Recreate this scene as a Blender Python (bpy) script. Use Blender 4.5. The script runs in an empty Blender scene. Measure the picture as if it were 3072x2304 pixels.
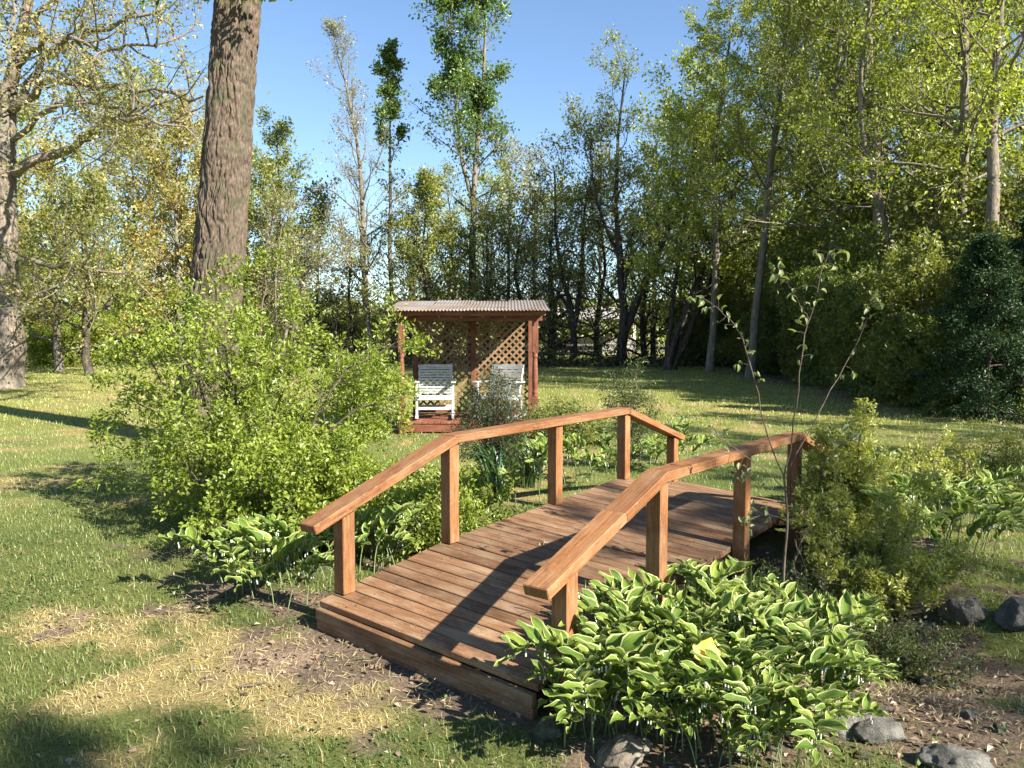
import bpy, bmesh, math, random
import numpy as np
from mathutils import Vector, Matrix, Quaternion

R = math.radians
sc = bpy.context.scene
COL = sc.collection

# ------------------------------------------------------------------ camera
CAMZ = 1.65
F_PX, CX, CY, HOR = 2307.0, 1536.0, 1152.0, 1010.0
TH = math.atan((CY - HOR) / F_PX)
cam_d = bpy.data.cameras.new('camera')
cam_d.sensor_width = 36.0
cam_d.lens = 36.0 * F_PX / 3072.0
cam_d.clip_start = 0.05
cam_d.clip_end = 2000.0
cam = bpy.data.objects.new('camera', cam_d)
COL.objects.link(cam)
cam.location = (0, 0, CAMZ)
cam.rotation_euler = (R(90) - TH, 0, 0)
sc.camera = cam

# ------------------------------------------------------------------ sky and sun
SUN_EL = R(34.5)
SUN_H = Vector((0.805, -0.595)).normalized()
SUN_DIR = Vector((SUN_H.x * math.cos(SUN_EL), SUN_H.y * math.cos(SUN_EL), math.sin(SUN_EL)))
world = bpy.data.worlds.new('World')
sc.world = world
world.use_nodes = True
wn, wl = world.node_tree.nodes, world.node_tree.links
wn.clear()
sky = wn.new('ShaderNodeTexSky')
sky.sky_type = 'NISHITA'
sky.sun_disc = False
sky.sun_elevation = SUN_EL
sky.sun_rotation = math.atan2(SUN_H.x, SUN_H.y)
sky.air_density = 1.0
sky.dust_density = 0.0
sky.ozone_density = 3.5
bg = wn.new('ShaderNodeBackground')
bg.inputs['Strength'].default_value = 0.07
wo = wn.new('ShaderNodeOutputWorld')
wl.new(sky.outputs[0], bg.inputs['Color'])
wl.new(bg.outputs[0], wo.inputs['Surface'])
sun_d = bpy.data.lights.new('sun', 'SUN')
sun_d.energy = 5.0
sun_d.angle = R(0.53)
sun_d.color = (1.0, 0.94, 0.83)
sun = bpy.data.objects.new('sun', sun_d)
COL.objects.link(sun)
sun.location = (20, -20, 30)
sun.rotation_mode = 'QUATERNION'
sun.rotation_quaternion = SUN_DIR.to_track_quat('Z', 'Y')

sc.view_settings.view_transform = 'Standard'
sc.view_settings.look = 'None'
sc.view_settings.exposure = 1.72
sc.view_settings.gamma = 1.0
sc.view_settings.use_curve_mapping = False
sc.render.engine = 'CYCLES'
sc.cycles.use_denoising = True
sc.cycles.max_bounces = 6
sc.cycles.diffuse_bounces = 4
sc.cycles.glossy_bounces = 2
sc.cycles.transmission_bounces = 4
sc.cycles.transparent_max_bounces = 4
sc.cycles.use_adaptive_sampling = True
sc.cycles.adaptive_threshold = 0.02
sc.cycles.caustics_reflective = False
sc.cycles.caustics_refractive = False


# ------------------------------------------------------------------ pixel helpers (photo pixels -> directions)
def ray(px, py):
    u, v = (px - CX) / F_PX, (CY - py) / F_PX
    return Vector((u, math.cos(TH) + v * math.sin(TH), -math.sin(TH) + v * math.cos(TH)))


def G(px, py, z=0.0):
    d = ray(px, py)
    k = (z - CAMZ) / d.z
    return Vector((d.x * k, d.y * k, z))


def at(px, py, Y):
    d = ray(px, py)
    k = Y / d.y
    return Vector((d.x * k, Y, CAMZ + d.z * k))


# ------------------------------------------------------------------ noise
def _hash(ix, iy, seed):
    n = (ix * 374761393 + iy * 668265263 + seed * 974711) & 0xFFFFFFFF
    n = ((n ^ (n >> 13)) * 1274126177) & 0xFFFFFFFF
    return ((n ^ (n >> 16)) & 0xFFFF) / 65535.0


def vnoise(x, y, seed=0):
    x = np.asarray(x, float)
    y = np.asarray(y, float)
    ix, iy = np.floor(x).astype(np.int64), np.floor(y).astype(np.int64)
    fx, fy = x - ix, y - iy
    fx, fy = fx * fx * (3 - 2 * fx), fy * fy * (3 - 2 * fy)
    a, b = _hash(ix, iy, seed), _hash(ix + 1, iy, seed)
    c, d = _hash(ix, iy + 1, seed), _hash(ix + 1, iy + 1, seed)
    return (a * (1 - fx) + b * fx) * (1 - fy) + (c * (1 - fx) + d * fx) * fy


def fbm(x, y, seed=0, o=4):
    s, a, t = 0, 0.5, 0
    for i in range(o):
        s = s + a * vnoise(np.asarray(x) * 2 ** i, np.asarray(y) * 2 ** i, seed + i * 17)
        t += a
        a *= 0.5
    return s / t


def sstep(a, b, x):
    t = np.clip((np.asarray(x, float) - a) / (b - a), 0, 1)
    return t * t * (3 - 2 * t)


# ------------------------------------------------------------------ bridge frame (fitted to the photograph)
BO = Vector((-1.093, 4.284))
BYAW = 0.659
BA = Vector((math.sin(BYAW), math.cos(BYAW)))      # along the bridge
BW = Vector((math.cos(BYAW), -math.sin(BYAW)))     # across it
BWID = 1.525
S_P = [0.146, 1.048, 2.285, 3.379, 4.37]
PROF_S = [0.0, 1.048, 2.285, 3.379, 4.55]
PROF_Z = [0.160, 0.280, 0.325, 0.366, 0.16]


def deck_z(s, w):
    return float(np.interp(s, PROF_S, PROF_Z)) + (-0.042 - 0.024 * min(s, 3.4) / 3) * w


def bp(s, w, z):
    return Vector((BO.x + BA.x * s + BW.x * w, BO.y + BA.y * s + BW.y * w, z))


def to_sw(x, y):
    dx, dy = np.asarray(x) - BO.x, np.asarray(y) - BO.y
    return dx * BA.x + dy * BA.y, dx * BW.x + dy * BW.y


def gz(x, y):
    """ground height"""
    x, y = np.asarray(x, float), np.asarray(y, float)
    s, w = to_sw(x, y)
    near = sstep(60, 30, np.hypot(x, y))
    z = (fbm(x * 0.35, y * 0.35, 3, 3) - 0.5) * 0.07 * near + (fbm(x * 2.1, y * 2.1, 5, 2) - 0.5) * 0.025 * near
    ditch = np.exp(-((s - 2.1) / 0.75) ** 2) * sstep(3.6, 1.4, np.abs(w - 0.75))
    z = z - 0.30 * ditch
    front = np.exp(-((s + 0.2) / 0.7) ** 2) * sstep(2.2, 1.2, np.abs(w - 0.75))
    z = z * (1 - front) + (-0.005 - 0.04 * np.clip(w, 0, 1.6)) * front
    return z


def gzf(x, y):
    return float(gz(x, y))


# ------------------------------------------------------------------ mesh helpers
def build(name, V, faces, mat=None, parent=None, smooth=False, col=None, uv=None):
    """faces: (n,k) int array or list of such arrays (different k)"""
    V = np.asarray(V, np.float32).reshape(-1, 3)
    if not isinstance(faces, (list, tuple)):
        faces = [faces]
    faces = [np.asarray(f, np.int32) for f in faces if len(f)]
    me = bpy.data.meshes.new(name)
    me.vertices.add(len(V))
    me.vertices.foreach_set('co', V.ravel())
    loops = np.concatenate([f.ravel() for f in faces])
    tot = np.concatenate([np.full(len(f), f.shape[1], np.int32) for f in faces])
    start = np.concatenate([[0], np.cumsum(tot)[:-1]]).astype(np.int32)
    me.loops.add(len(loops))
    me.loops.foreach_set('vertex_index', loops)
    me.polygons.add(len(tot))
    me.polygons.foreach_set('loop_start', start)
    me.polygons.foreach_set('use_smooth', np.full(len(tot), smooth, bool))
    if uv is not None:
        l = me.uv_layers.new(name='UVMap')
        l.data.foreach_set('uv', np.asarray(uv, np.float32)[loops].ravel())
    me.update(calc_edges=True)
    if col is not None:
        c = me.color_attributes.new('Col', 'FLOAT_COLOR', 'POINT')
        cc = np.ones((len(V), 4), np.float32)
        cc[:, :3] = col
        c.data.foreach_set('color', cc.ravel())
    o = bpy.data.objects.new(name, me)
    if mat:
        me.materials.append(mat)
    COL.objects.link(o)
    if parent:
        o.parent = parent
    return o


def link_mesh(name, me, parent=None):
    o = bpy.data.objects.new(name, me)
    COL.objects.link(o)
    if parent:
        o.parent = parent
    return o


def tag(o, label, cat=None, group=None, kind=None):
    if label:
        o['label'] = label
    if cat:
        o['category'] = cat
    if group:
        o['group'] = group
    if kind:
        o['kind'] = kind
    return o


def thing(name, label, cat, loc=(0, 0, 0), rz=0.0, group=None):
    o = bpy.data.objects.new(name, None)
    COL.objects.link(o)
    o.empty_display_size = 0.2
    o.location = loc
    o.rotation_euler = (0, 0, rz)
    return tag(o, label, cat, group)


_kids = {}


def copy_tree(o):
    """copy a thing and its parts"""
    if o.name not in _kids:
        _kids[o.name] = list(o.children)
    c = o.copy()
    COL.objects.link(c)
    for ch in _kids[o.name]:
        d = ch.copy()
        COL.objects.link(d)
        d.parent = c
    return c


_box_cache = {}


def box_mesh(name, x, y, z, mat, bev=0.004):
    """box centred on the origin with softened edges; shared between alike pieces"""
    key = (round(x, 4), round(y, 4), round(z, 4), mat.name, bev)
    if key in _box_cache:
        return _box_cache[key]
    bm = bmesh.new()
    bmesh.ops.create_cube(bm, size=1.0)
    for v in bm.verts:
        v.co = Vector((v.co.x * x, v.co.y * y, v.co.z * z))
    if bev:
        bmesh.ops.bevel(bm, geom=list(bm.edges), offset=bev, segments=1, affect='EDGES')
    me = bpy.data.meshes.new(name)
    bm.to_mesh(me)
    bm.free()
    me.materials.append(mat)
    _box_cache[key] = me
    return me


def board(name, a, b, wid, thk, mat, parent=None, up=Vector((0, 0, 1)), bev=0.004, ext=0.0):
    """a straight board from a to b, wid across, thk along up; long axis is local X"""
    a, b = Vector(a), Vector(b)
    d = b - a
    L = d.length + ext * 2
    x = d.normalized()
    y = Vector(up).cross(x).normalized()
    z = x.cross(y)
    o = link_mesh(name, box_mesh(name, L, wid, thk, mat, bev), parent)
    m = Matrix((x, y, z)).transposed().to_4x4()
    m.translation = (a + b) / 2
    o.matrix_local = m
    return o


def tube(pts, rad, k=6, ref=(0.31, 0.17, 0.93)):
    P = np.asarray(pts, float)
    n = len(P)
    rad = np.broadcast_to(np.asarray(rad, float), (n,))
    T = np.gradient(P, axis=0)
    T /= np.linalg.norm(T, axis=1)[:, None] + 1e-9
    ref = np.asarray(ref, float)
    if abs(np.dot(T[n // 2], ref)) > 0.92:
        ref = np.array((0.95, 0.2, 0.1))
    A = np.cross(T, ref)
    A /= np.linalg.norm(A, axis=1)[:, None] + 1e-9
    B = np.cross(T, A)
    ang = np.linspace(0, 2 * math.pi, k, endpoint=False)
    V = P[:, None, :] + rad[:, None, None] * (np.cos(ang)[None, :, None] * A[:, None, :] + np.sin(ang)[None, :, None] * B[:, None, :])
    i = np.arange(n - 1)[:, None] * k
    j = np.arange(k)[None, :]
    j2 = (j + 1) % k
    Q = np.stack([i + j, i + j2, i + k + j2, i + k + j], -1).reshape(-1, 4)
    return V.reshape(-1, 3), Q


class Geo:
    def __init__(self):
        self.V, self.Q, self.n = [], [], 0

    def add(self, V, Q):
        self.V.append(V)
        self.Q.append(np.asarray(Q) + self.n)
        self.n += len(V)

    def tube(self, pts, rad, k=6):
        self.add(*tube(pts, rad, k))

    def box(self, c, s):
        x, y, z = np.array(s) / 2
        v = np.array([(-x, -y, -z), (x, -y, -z), (x, y, -z), (-x, y, -z), (-x, -y, z), (x, -y, z), (x, y, z), (-x, y, z)]) + np.array(c)
        self.add(v, np.array([(0, 3, 2, 1), (4, 5, 6, 7), (0, 1, 5, 4), (1, 2, 6, 5), (2, 3, 7, 6), (3, 0, 4, 7)]))

    def build(self, name, mat, parent=None, smooth=True, col=None):
        return build(name, np.concatenate(self.V), np.concatenate(self.Q), mat, parent, smooth, col)


def lathe(profile, k=14):
    """profile: list of (r, z)"""
    pr = np.array(profile, float)
    ang = np.linspace(0, 2 * math.pi, k, endpoint=False)
    V = np.stack([pr[:, 0:1] * np.cos(ang), pr[:, 0:1] * np.sin(ang), np.repeat(pr[:, 1:2], k, 1)], -1).reshape(-1, 3)
    i = np.arange(len(pr) - 1)[:, None] * k
    j = np.arange(k)[None, :]
    j2 = (j + 1) % k
    return V, np.stack([i + j, i + j2, i + k + j2, i + k + j], -1).reshape(-1, 4)


def unit(v):
    v = np.asarray(v, float)
    return v / (np.linalg.norm(v, axis=-1, keepdims=True) + 1e-9)


# ------------------------------------------------------------------ materials
def mat_new(name):
    m = bpy.data.materials.new(name)
    m.use_nodes = True
    nt = m.node_tree
    nt.nodes.clear()
    out = nt.nodes.new('ShaderNodeOutputMaterial')
    return m, nt, out


def N(nt, t, **kw):
    n = nt.nodes.new(t)
    for k, v in kw.items():
        setattr(n, k, v)
    return n


def ramp(nt, stops):
    r = nt.nodes.new('ShaderNodeValToRGB')
    e = r.color_ramp.elements
    while len(e) < len(stops):
        e.new(0.5)
    for i, (p, c) in enumerate(stops):
        e[i].position = p
        e[i].color = (*c, 1)
    return r


def leaf_material(name, trans=0.32, gloss=0.06, rough=0.45):
    m, nt, out = mat_new(name)
    at_ = N(nt, 'ShaderNodeAttribute', attribute_name='Col')
    oi = N(nt, 'ShaderNodeObjectInfo')
    hs = N(nt, 'ShaderNodeHueSaturation')
    mr = N(nt, 'ShaderNodeMapRange')
    mr.inputs['To Min'].default_value = 0.86
    mr.inputs['To Max'].default_value = 1.14
    nt.links.new(oi.outputs['Random'], mr.inputs['Value'])
    nt.links.new(mr.outputs[0], hs.inputs['Value'])
    nt.links.new(at_.outputs['Color'], hs.inputs['Color'])
    d = N(nt, 'ShaderNodeBsdfDiffuse')
    t = N(nt, 'ShaderNodeBsdfTranslucent')
    g = N(nt, 'ShaderNodeBsdfGlossy')
    g.inputs['Roughness'].default_value = rough
    g.inputs['Color'].default_value = (0.9, 0.95, 0.9, 1)
    tc = N(nt, 'ShaderNodeMix', data_type='RGBA', blend_type='MULTIPLY')
    tc.inputs['Factor'].default_value = 1.0
    tc.inputs['B'].default_value = (1.2, 1.25, 0.5, 1)
    nt.links.new(hs.outputs[0], tc.inputs['A'])
    nt.links.new(hs.outputs[0], d.inputs['Color'])
    nt.links.new(tc.outputs['Result'], t.inputs['Color'])
    m1 = N(nt, 'ShaderNodeMixShader')
    m1.inputs[0].default_value = trans
    nt.links.new(d.outputs[0], m1.inputs[1])
    nt.links.new(t.outputs[0], m1.inputs[2])
    m2 = N(nt, 'ShaderNodeMixShader')
    m2.inputs[0].default_value = gloss
    nt.links.new(m1.outputs[0], m2.inputs[1])
    nt.links.new(g.outputs[0], m2.inputs[2])
    nt.links.new(m2.outputs[0], out.inputs['Surface'])
    return m


def principled(nt, out, rough=0.8, spec=0.25):
    p = N(nt, 'ShaderNodeBsdfPrincipled')
    p.inputs['Roughness'].default_value = rough
    p.inputs['Specular IOR Level'].default_value = spec
    nt.links.new(p.outputs[0], out.inputs['Surface'])
    return p


def bump(nt, p, height_sock, strength=0.4, dist=0.01):
    b = N(nt, 'ShaderNodeBump')
    b.inputs['Strength'].default_value = strength
    b.inputs['Distance'].default_value = dist
    nt.links.new(height_sock, b.inputs['Height'])
    nt.links.new(b.outputs[0], p.inputs['Normal'])


def wood_material(name, c_dark, c_mid, c_light, wear=0.35, worn=(0.30, 0.22, 0.16), scale=1.0, vary=(0.82, 1.15)):
    """stained boards, grain along local X, faded and worn in streaks"""
    m, nt, out = mat_new(name)
    p = principled(nt, out, 0.72, 0.25)
    tc = N(nt, 'ShaderNodeTexCoord')
    oi = N(nt, 'ShaderNodeObjectInfo')
    off = N(nt, 'ShaderNodeVectorMath', operation='MULTIPLY_ADD')
    cmb = N(nt, 'ShaderNodeCombineXYZ')
    for i, k in enumerate((37.0, 11.0, 23.0)):
        mm = N(nt, 'ShaderNodeMath', operation='MULTIPLY')
        mm.inputs[1].default_value = k
        nt.links.new(oi.outputs['Random'], mm.inputs[0])
        nt.links.new(mm.outputs[0], cmb.inputs[i])
    off.inputs[1].default_value = (1, 1, 1)
    nt.links.new(tc.outputs['Object'], off.inputs[0])
    nt.links.new(cmb.outputs[0], off.inputs[2])

    def noise(sc_, scale_, det, rough=0.6):
        mp = N(nt, 'ShaderNodeMapping')
        mp.inputs['Scale'].default_value = sc_
        nt.links.new(off.outputs[0], mp.inputs[0])
        n = N(nt, 'ShaderNodeTexNoise')
        n.inputs['Scale'].default_value = scale_ * scale
        n.inputs['Detail'].default_value = det
        n.inputs['Roughness'].default_value = rough
        nt.links.new(mp.outputs[0], n.inputs['Vector'])
        return n
    grain = noise((0.5, 22, 22), 7, 6, 0.7)
    blot = noise((1.2, 3.0, 3.0), 2.6, 6, 0.65)
    fine = noise((1.0, 30, 30), 11, 4, 0.7)
    r1 = ramp(nt, [(0.30, c_dark), (0.5, c_mid), (0.72, c_light)])
    nt.links.new(grain.outputs['Fac'], r1.inputs[0])
    mx = N(nt, 'ShaderNodeMix', data_type='RGBA')
    mx.inputs['B'].default_value = (*worn, 1)
    r2 = ramp(nt, [(0.44, (0, 0, 0)), (0.68, (wear, wear, wear))])
    nt.links.new(blot.outputs['Fac'], r2.inputs[0])
    mul = N(nt, 'ShaderNodeMath', operation='MULTIPLY')
    r3 = ramp(nt, [(0.35, (0.2, 0.2, 0.2)), (0.65, (1.3, 1.3, 1.3))])
    nt.links.new(fine.outputs['Fac'], r3.inputs[0])
    nt.links.new(r2.outputs[0], mul.inputs[0])
    nt.links.new(r3.outputs[0], mul.inputs[1])
    nt.links.new(mul.outputs[0], mx.inputs['Factor'])
    nt.links.new(r1.outputs[0], mx.inputs['A'])
    fl = noise((2.0, 5.0, 5.0), 21, 3, 0.6)
    r4 = ramp(nt, [(0.63, (0, 0, 0)), (0.70, (0.65, 0.65, 0.65))])
    nt.links.new(fl.outputs['Fac'], r4.inputs[0])
    mx2 = N(nt, 'ShaderNodeMix', data_type='RGBA')
    mx2.inputs['B'].default_value = (worn[0] * 1.15, worn[1] * 1.2, worn[2] * 1.25, 1)
    nt.links.new(r4.outputs[0], mx2.inputs['Factor'])
    nt.links.new(mx.outputs['Result'], mx2.inputs['A'])
    st = noise((0.8, 1.6, 1.6), 4.5, 5, 0.7)
    r5 = ramp(nt, [(0.30, (0.45, 0.42, 0.40)), (0.48, (1, 1, 1))])
    nt.links.new(st.outputs['Fac'], r5.inputs[0])
    mx3 = N(nt, 'ShaderNodeMix', data_type='RGBA', blend_type='MULTIPLY')
    mx3.inputs['Factor'].default_value = 0.8
    nt.links.new(mx2.outputs['Result'], mx3.inputs['A'])
    nt.links.new(r5.outputs[0], mx3.inputs['B'])
    hs = N(nt, 'ShaderNodeHueSaturation')
    mr = N(nt, 'ShaderNodeMapRange')
    mr.inputs['To Min'].default_value = vary[0]
    mr.inputs['To Max'].default_value = vary[1]
    nt.links.new(oi.outputs['Random'], mr.inputs['Value'])
    nt.links.new(mr.outputs[0], hs.inputs['Value'])
    nt.links.new(mx3.outputs['Result'], hs.inputs['Color'])
    nt.links.new(hs.outputs[0], p.inputs['Base Color'])
    bump(nt, p, grain.outputs['Fac'], 0.5, 0.006)
    return m


def bark_material(name, c1, c2, c3, scale=1.0, moss=None, stretch=0.25):
    m, nt, out = mat_new(name)
    p = principled(nt, out, 0.95, 0.1)
    tc = N(nt, 'ShaderNodeTexCoord')
    mp = N(nt, 'ShaderNodeMapping')
    mp.inputs['Scale'].default_value = (1, 1, stretch)
    nt.links.new(tc.outputs['Object'], mp.inputs[0])
    n1 = N(nt, 'ShaderNodeTexNoise')
    n1.inputs['Scale'].default_value = 14 * scale
    n1.inputs['Detail'].default_value = 6
    n1.inputs['Roughness'].default_value = 0.65
    nt.links.new(mp.outputs[0], n1.inputs['Vector'])
    r = ramp(nt, [(0.30, c1), (0.50, c2), (0.72, c3)])
    nt.links.new(n1.outputs['Fac'], r.inputs[0])
    src = r.outputs[0]
    n2 = N(nt, 'ShaderNodeTexNoise')
    n2.inputs['Scale'].default_value = 1.3 * scale
    n2.inputs['Detail'].default_value = 4
    nt.links.new(tc.outputs['Object'], n2.inputs['Vector'])
    if moss:
        mx = N(nt, 'ShaderNodeMix', data_type='RGBA')
        rr = ramp(nt, [(0.48, (0, 0, 0)), (0.66, (0.75, 0.75, 0.75))])
        nt.links.new(n2.outputs['Fac'], rr.inputs[0])
        nt.links.new(rr.outputs[0], mx.inputs['Factor'])
        nt.links.new(src, mx.inputs['A'])
        mx.inputs['B'].default_value = (*moss, 1)
        src = mx.outputs['Result']
    nt.links.new(src, p.inputs['Base Color'])
    bump(nt, p, n1.outputs['Fac'], 0.9, 0.03 / scale)
    return m


def plain(name, c, rough=0.6, var=0.15, nscale=6.0, spec=0.3, b=0.0):
    m, nt, out = mat_new(name)
    p = principled(nt, out, rough, spec)
    tc = N(nt, 'ShaderNodeTexCoord')
    n = N(nt, 'ShaderNodeTexNoise')
    n.inputs['Scale'].default_value = nscale
    n.inputs['Detail'].default_value = 6
    n.inputs['Roughness'].default_value = 0.65
    nt.links.new(tc.outputs['Object'], n.inputs['Vector'])
    lo = tuple(x * (1 - var) for x in c)
    hi = tuple(min(1, x * (1 + var)) for x in c)
    r = ramp(nt, [(0.3, lo), (0.7, hi)])
    nt.links.new(n.outputs['Fac'], r.inputs[0])
    nt.links.new(r.outputs[0], p.inputs['Base Color'])
    if b:
        bump(nt, p, n.outputs['Fac'], b, 0.02)
    return m


def stone(name, c1, c2, c3):
    m, nt, out = mat_new(name)
    p = principled(nt, out, 0.95, 0.08)
    tc = N(nt, 'ShaderNodeTexCoord')
    n = N(nt, 'ShaderNodeTexNoise')
    n.inputs['Scale'].default_value = 9
    n.inputs['Detail'].default_value = 9
    n.inputs['Roughness'].default_value = 0.72
    nt.links.new(tc.outputs['Object'], n.inputs['Vector'])
    r = ramp(nt, [(0.32, c1), (0.5, c2), (0.68, c3)])
    nt.links.new(n.outputs['Fac'], r.inputs[0])
    v = N(nt, 'ShaderNodeTexNoise')
    v.inputs['Scale'].default_value = 28
    v.inputs['Detail'].default_value = 6
    nt.links.new(tc.outputs['Object'], v.inputs['Vector'])
    r2 = ramp(nt, [(0.56, (0, 0, 0)), (0.64, (0.55, 0.55, 0.55))])
    nt.links.new(v.outputs['Fac'], r2.inputs[0])
    mx = N(nt, 'ShaderNodeMix', data_type='RGBA')
    mx.inputs['B'].default_value = (0.20, 0.21, 0.14, 1)
    nt.links.new(r2.outputs[0], mx.inputs['Factor'])
    nt.links.new(r.outputs[0], mx.inputs['A'])
    nt.links.new(mx.outputs['Result'], p.inputs['Base Color'])
    bump(nt, p, n.outputs['Fac'], 1.0, 0.06)
    return m


M_LEAF = leaf_material('leaf', 0.44, 0.035)
M_GLOSSLEAF = leaf_material('glossy_leaf', 0.25, 0.09, 0.35)
M_GRASS = leaf_material('grass_blade', 0.30, 0.04)
M_DRY = leaf_material('dry_leaf', 0.15, 0.02)
M_DECK = wood_material('deck_boards', (0.075, 0.036, 0.018), (0.18, 0.090, 0.043), (0.285, 0.160, 0.080), 0.85, (0.33, 0.235, 0.145), 1.0, (0.70, 1.18))
M_RAIL = wood_material('stained_timber', (0.085, 0.034, 0.014), (0.22, 0.090, 0.032), (0.32, 0.155, 0.062), 0.65, (0.33, 0.215, 0.12))
M_GAZ = wood_material('red_stained_timber', (0.075, 0.026, 0.015), (0.175, 0.058, 0.030), (0.26, 0.105, 0.055), 0.3, (0.36, 0.22, 0.15))
M_LATT = wood_material('lattice_timber', (0.08, 0.04, 0.022), (0.20, 0.115, 0.06), (0.32, 0.20, 0.11), 0.5, (0.38, 0.28, 0.17))
M_BARK_BIG = bark_material('furrowed_bark', (0.035, 0.027, 0.021), (0.105, 0.078, 0.058), (0.205, 0.16, 0.12), 3.2, (0.075, 0.075, 0.045), 0.25)
M_BARK_OAK = bark_material('pale_oak_bark', (0.07, 0.057, 0.045), (0.19, 0.155, 0.122), (0.33, 0.28, 0.225), 1.6, (0.14, 0.135, 0.10))
M_BARK_DARK = bark_material('dark_bark', (0.022, 0.019, 0.017), (0.065, 0.053, 0.043), (0.13, 0.11, 0.09), 0.8)
M_BARK_GREY = bark_material('grey_bark', (0.07, 0.06, 0.05), (0.17, 0.148, 0.115), (0.29, 0.26, 0.21), 0.9, (0.13, 0.13, 0.08))
M_TWIG = bark_material('twig_bark', (0.05, 0.04, 0.03), (0.11, 0.085, 0.065), (0.18, 0.15, 0.12), 3.0)
M_STEM = plain('green_stem', (0.16, 0.21, 0.09), 0.6, 0.25, 20)
M_WHITE = plain('white_chair_paint', (0.40, 0.41, 0.40), 0.55, 0.25, 14, 0.4, 0.05)
M_ROCK = stone('grey_fieldstone', (0.07, 0.066, 0.057), (0.165, 0.155, 0.137), (0.28, 0.265, 0.235))
M_PALEROCK = stone('pale_fieldstone', (0.09, 0.078, 0.058), (0.22, 0.185, 0.14), (0.36, 0.31, 0.245))
M_MOSSROCK = stone('mossy_fieldstone', (0.04, 0.045, 0.022), (0.10, 0.10, 0.06), (0.17, 0.165, 0.12))
M_PETAL = plain('bell_petal', (0.50, 0.53, 0.40), 0.5, 0.05)
M_YELLOW = plain('yellow_dead_leaf', (0.62, 0.44, 0.08), 0.7, 0.3, 30)


def make_roof_material():
    m, nt, out = mat_new('weathered_metal_roof')
    p = principled(nt, out, 0.5, 0.4)
    tc = N(nt, 'ShaderNodeTexCoord')
    n = N(nt, 'ShaderNodeTexNoise')
    n.inputs['Scale'].default_value = 2.5
    n.inputs['Detail'].default_value = 7
    nt.links.new(tc.outputs['Object'], n.inputs['Vector'])
    r = ramp(nt, [(0.36, (0.23, 0.22, 0.21)), (0.52, (0.21, 0.165, 0.13)), (0.70, (0.17, 0.10, 0.065))])
    nt.links.new(n.outputs['Fac'], r.inputs[0])
    nt.links.new(r.outputs[0], p.inputs['Base Color'])
    p.inputs['Metallic'].default_value = 0.25
    bump(nt, p, n.outputs['Fac'], 0.2, 0.01)
    return m


M_ROOF = make_roof_material()


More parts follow.
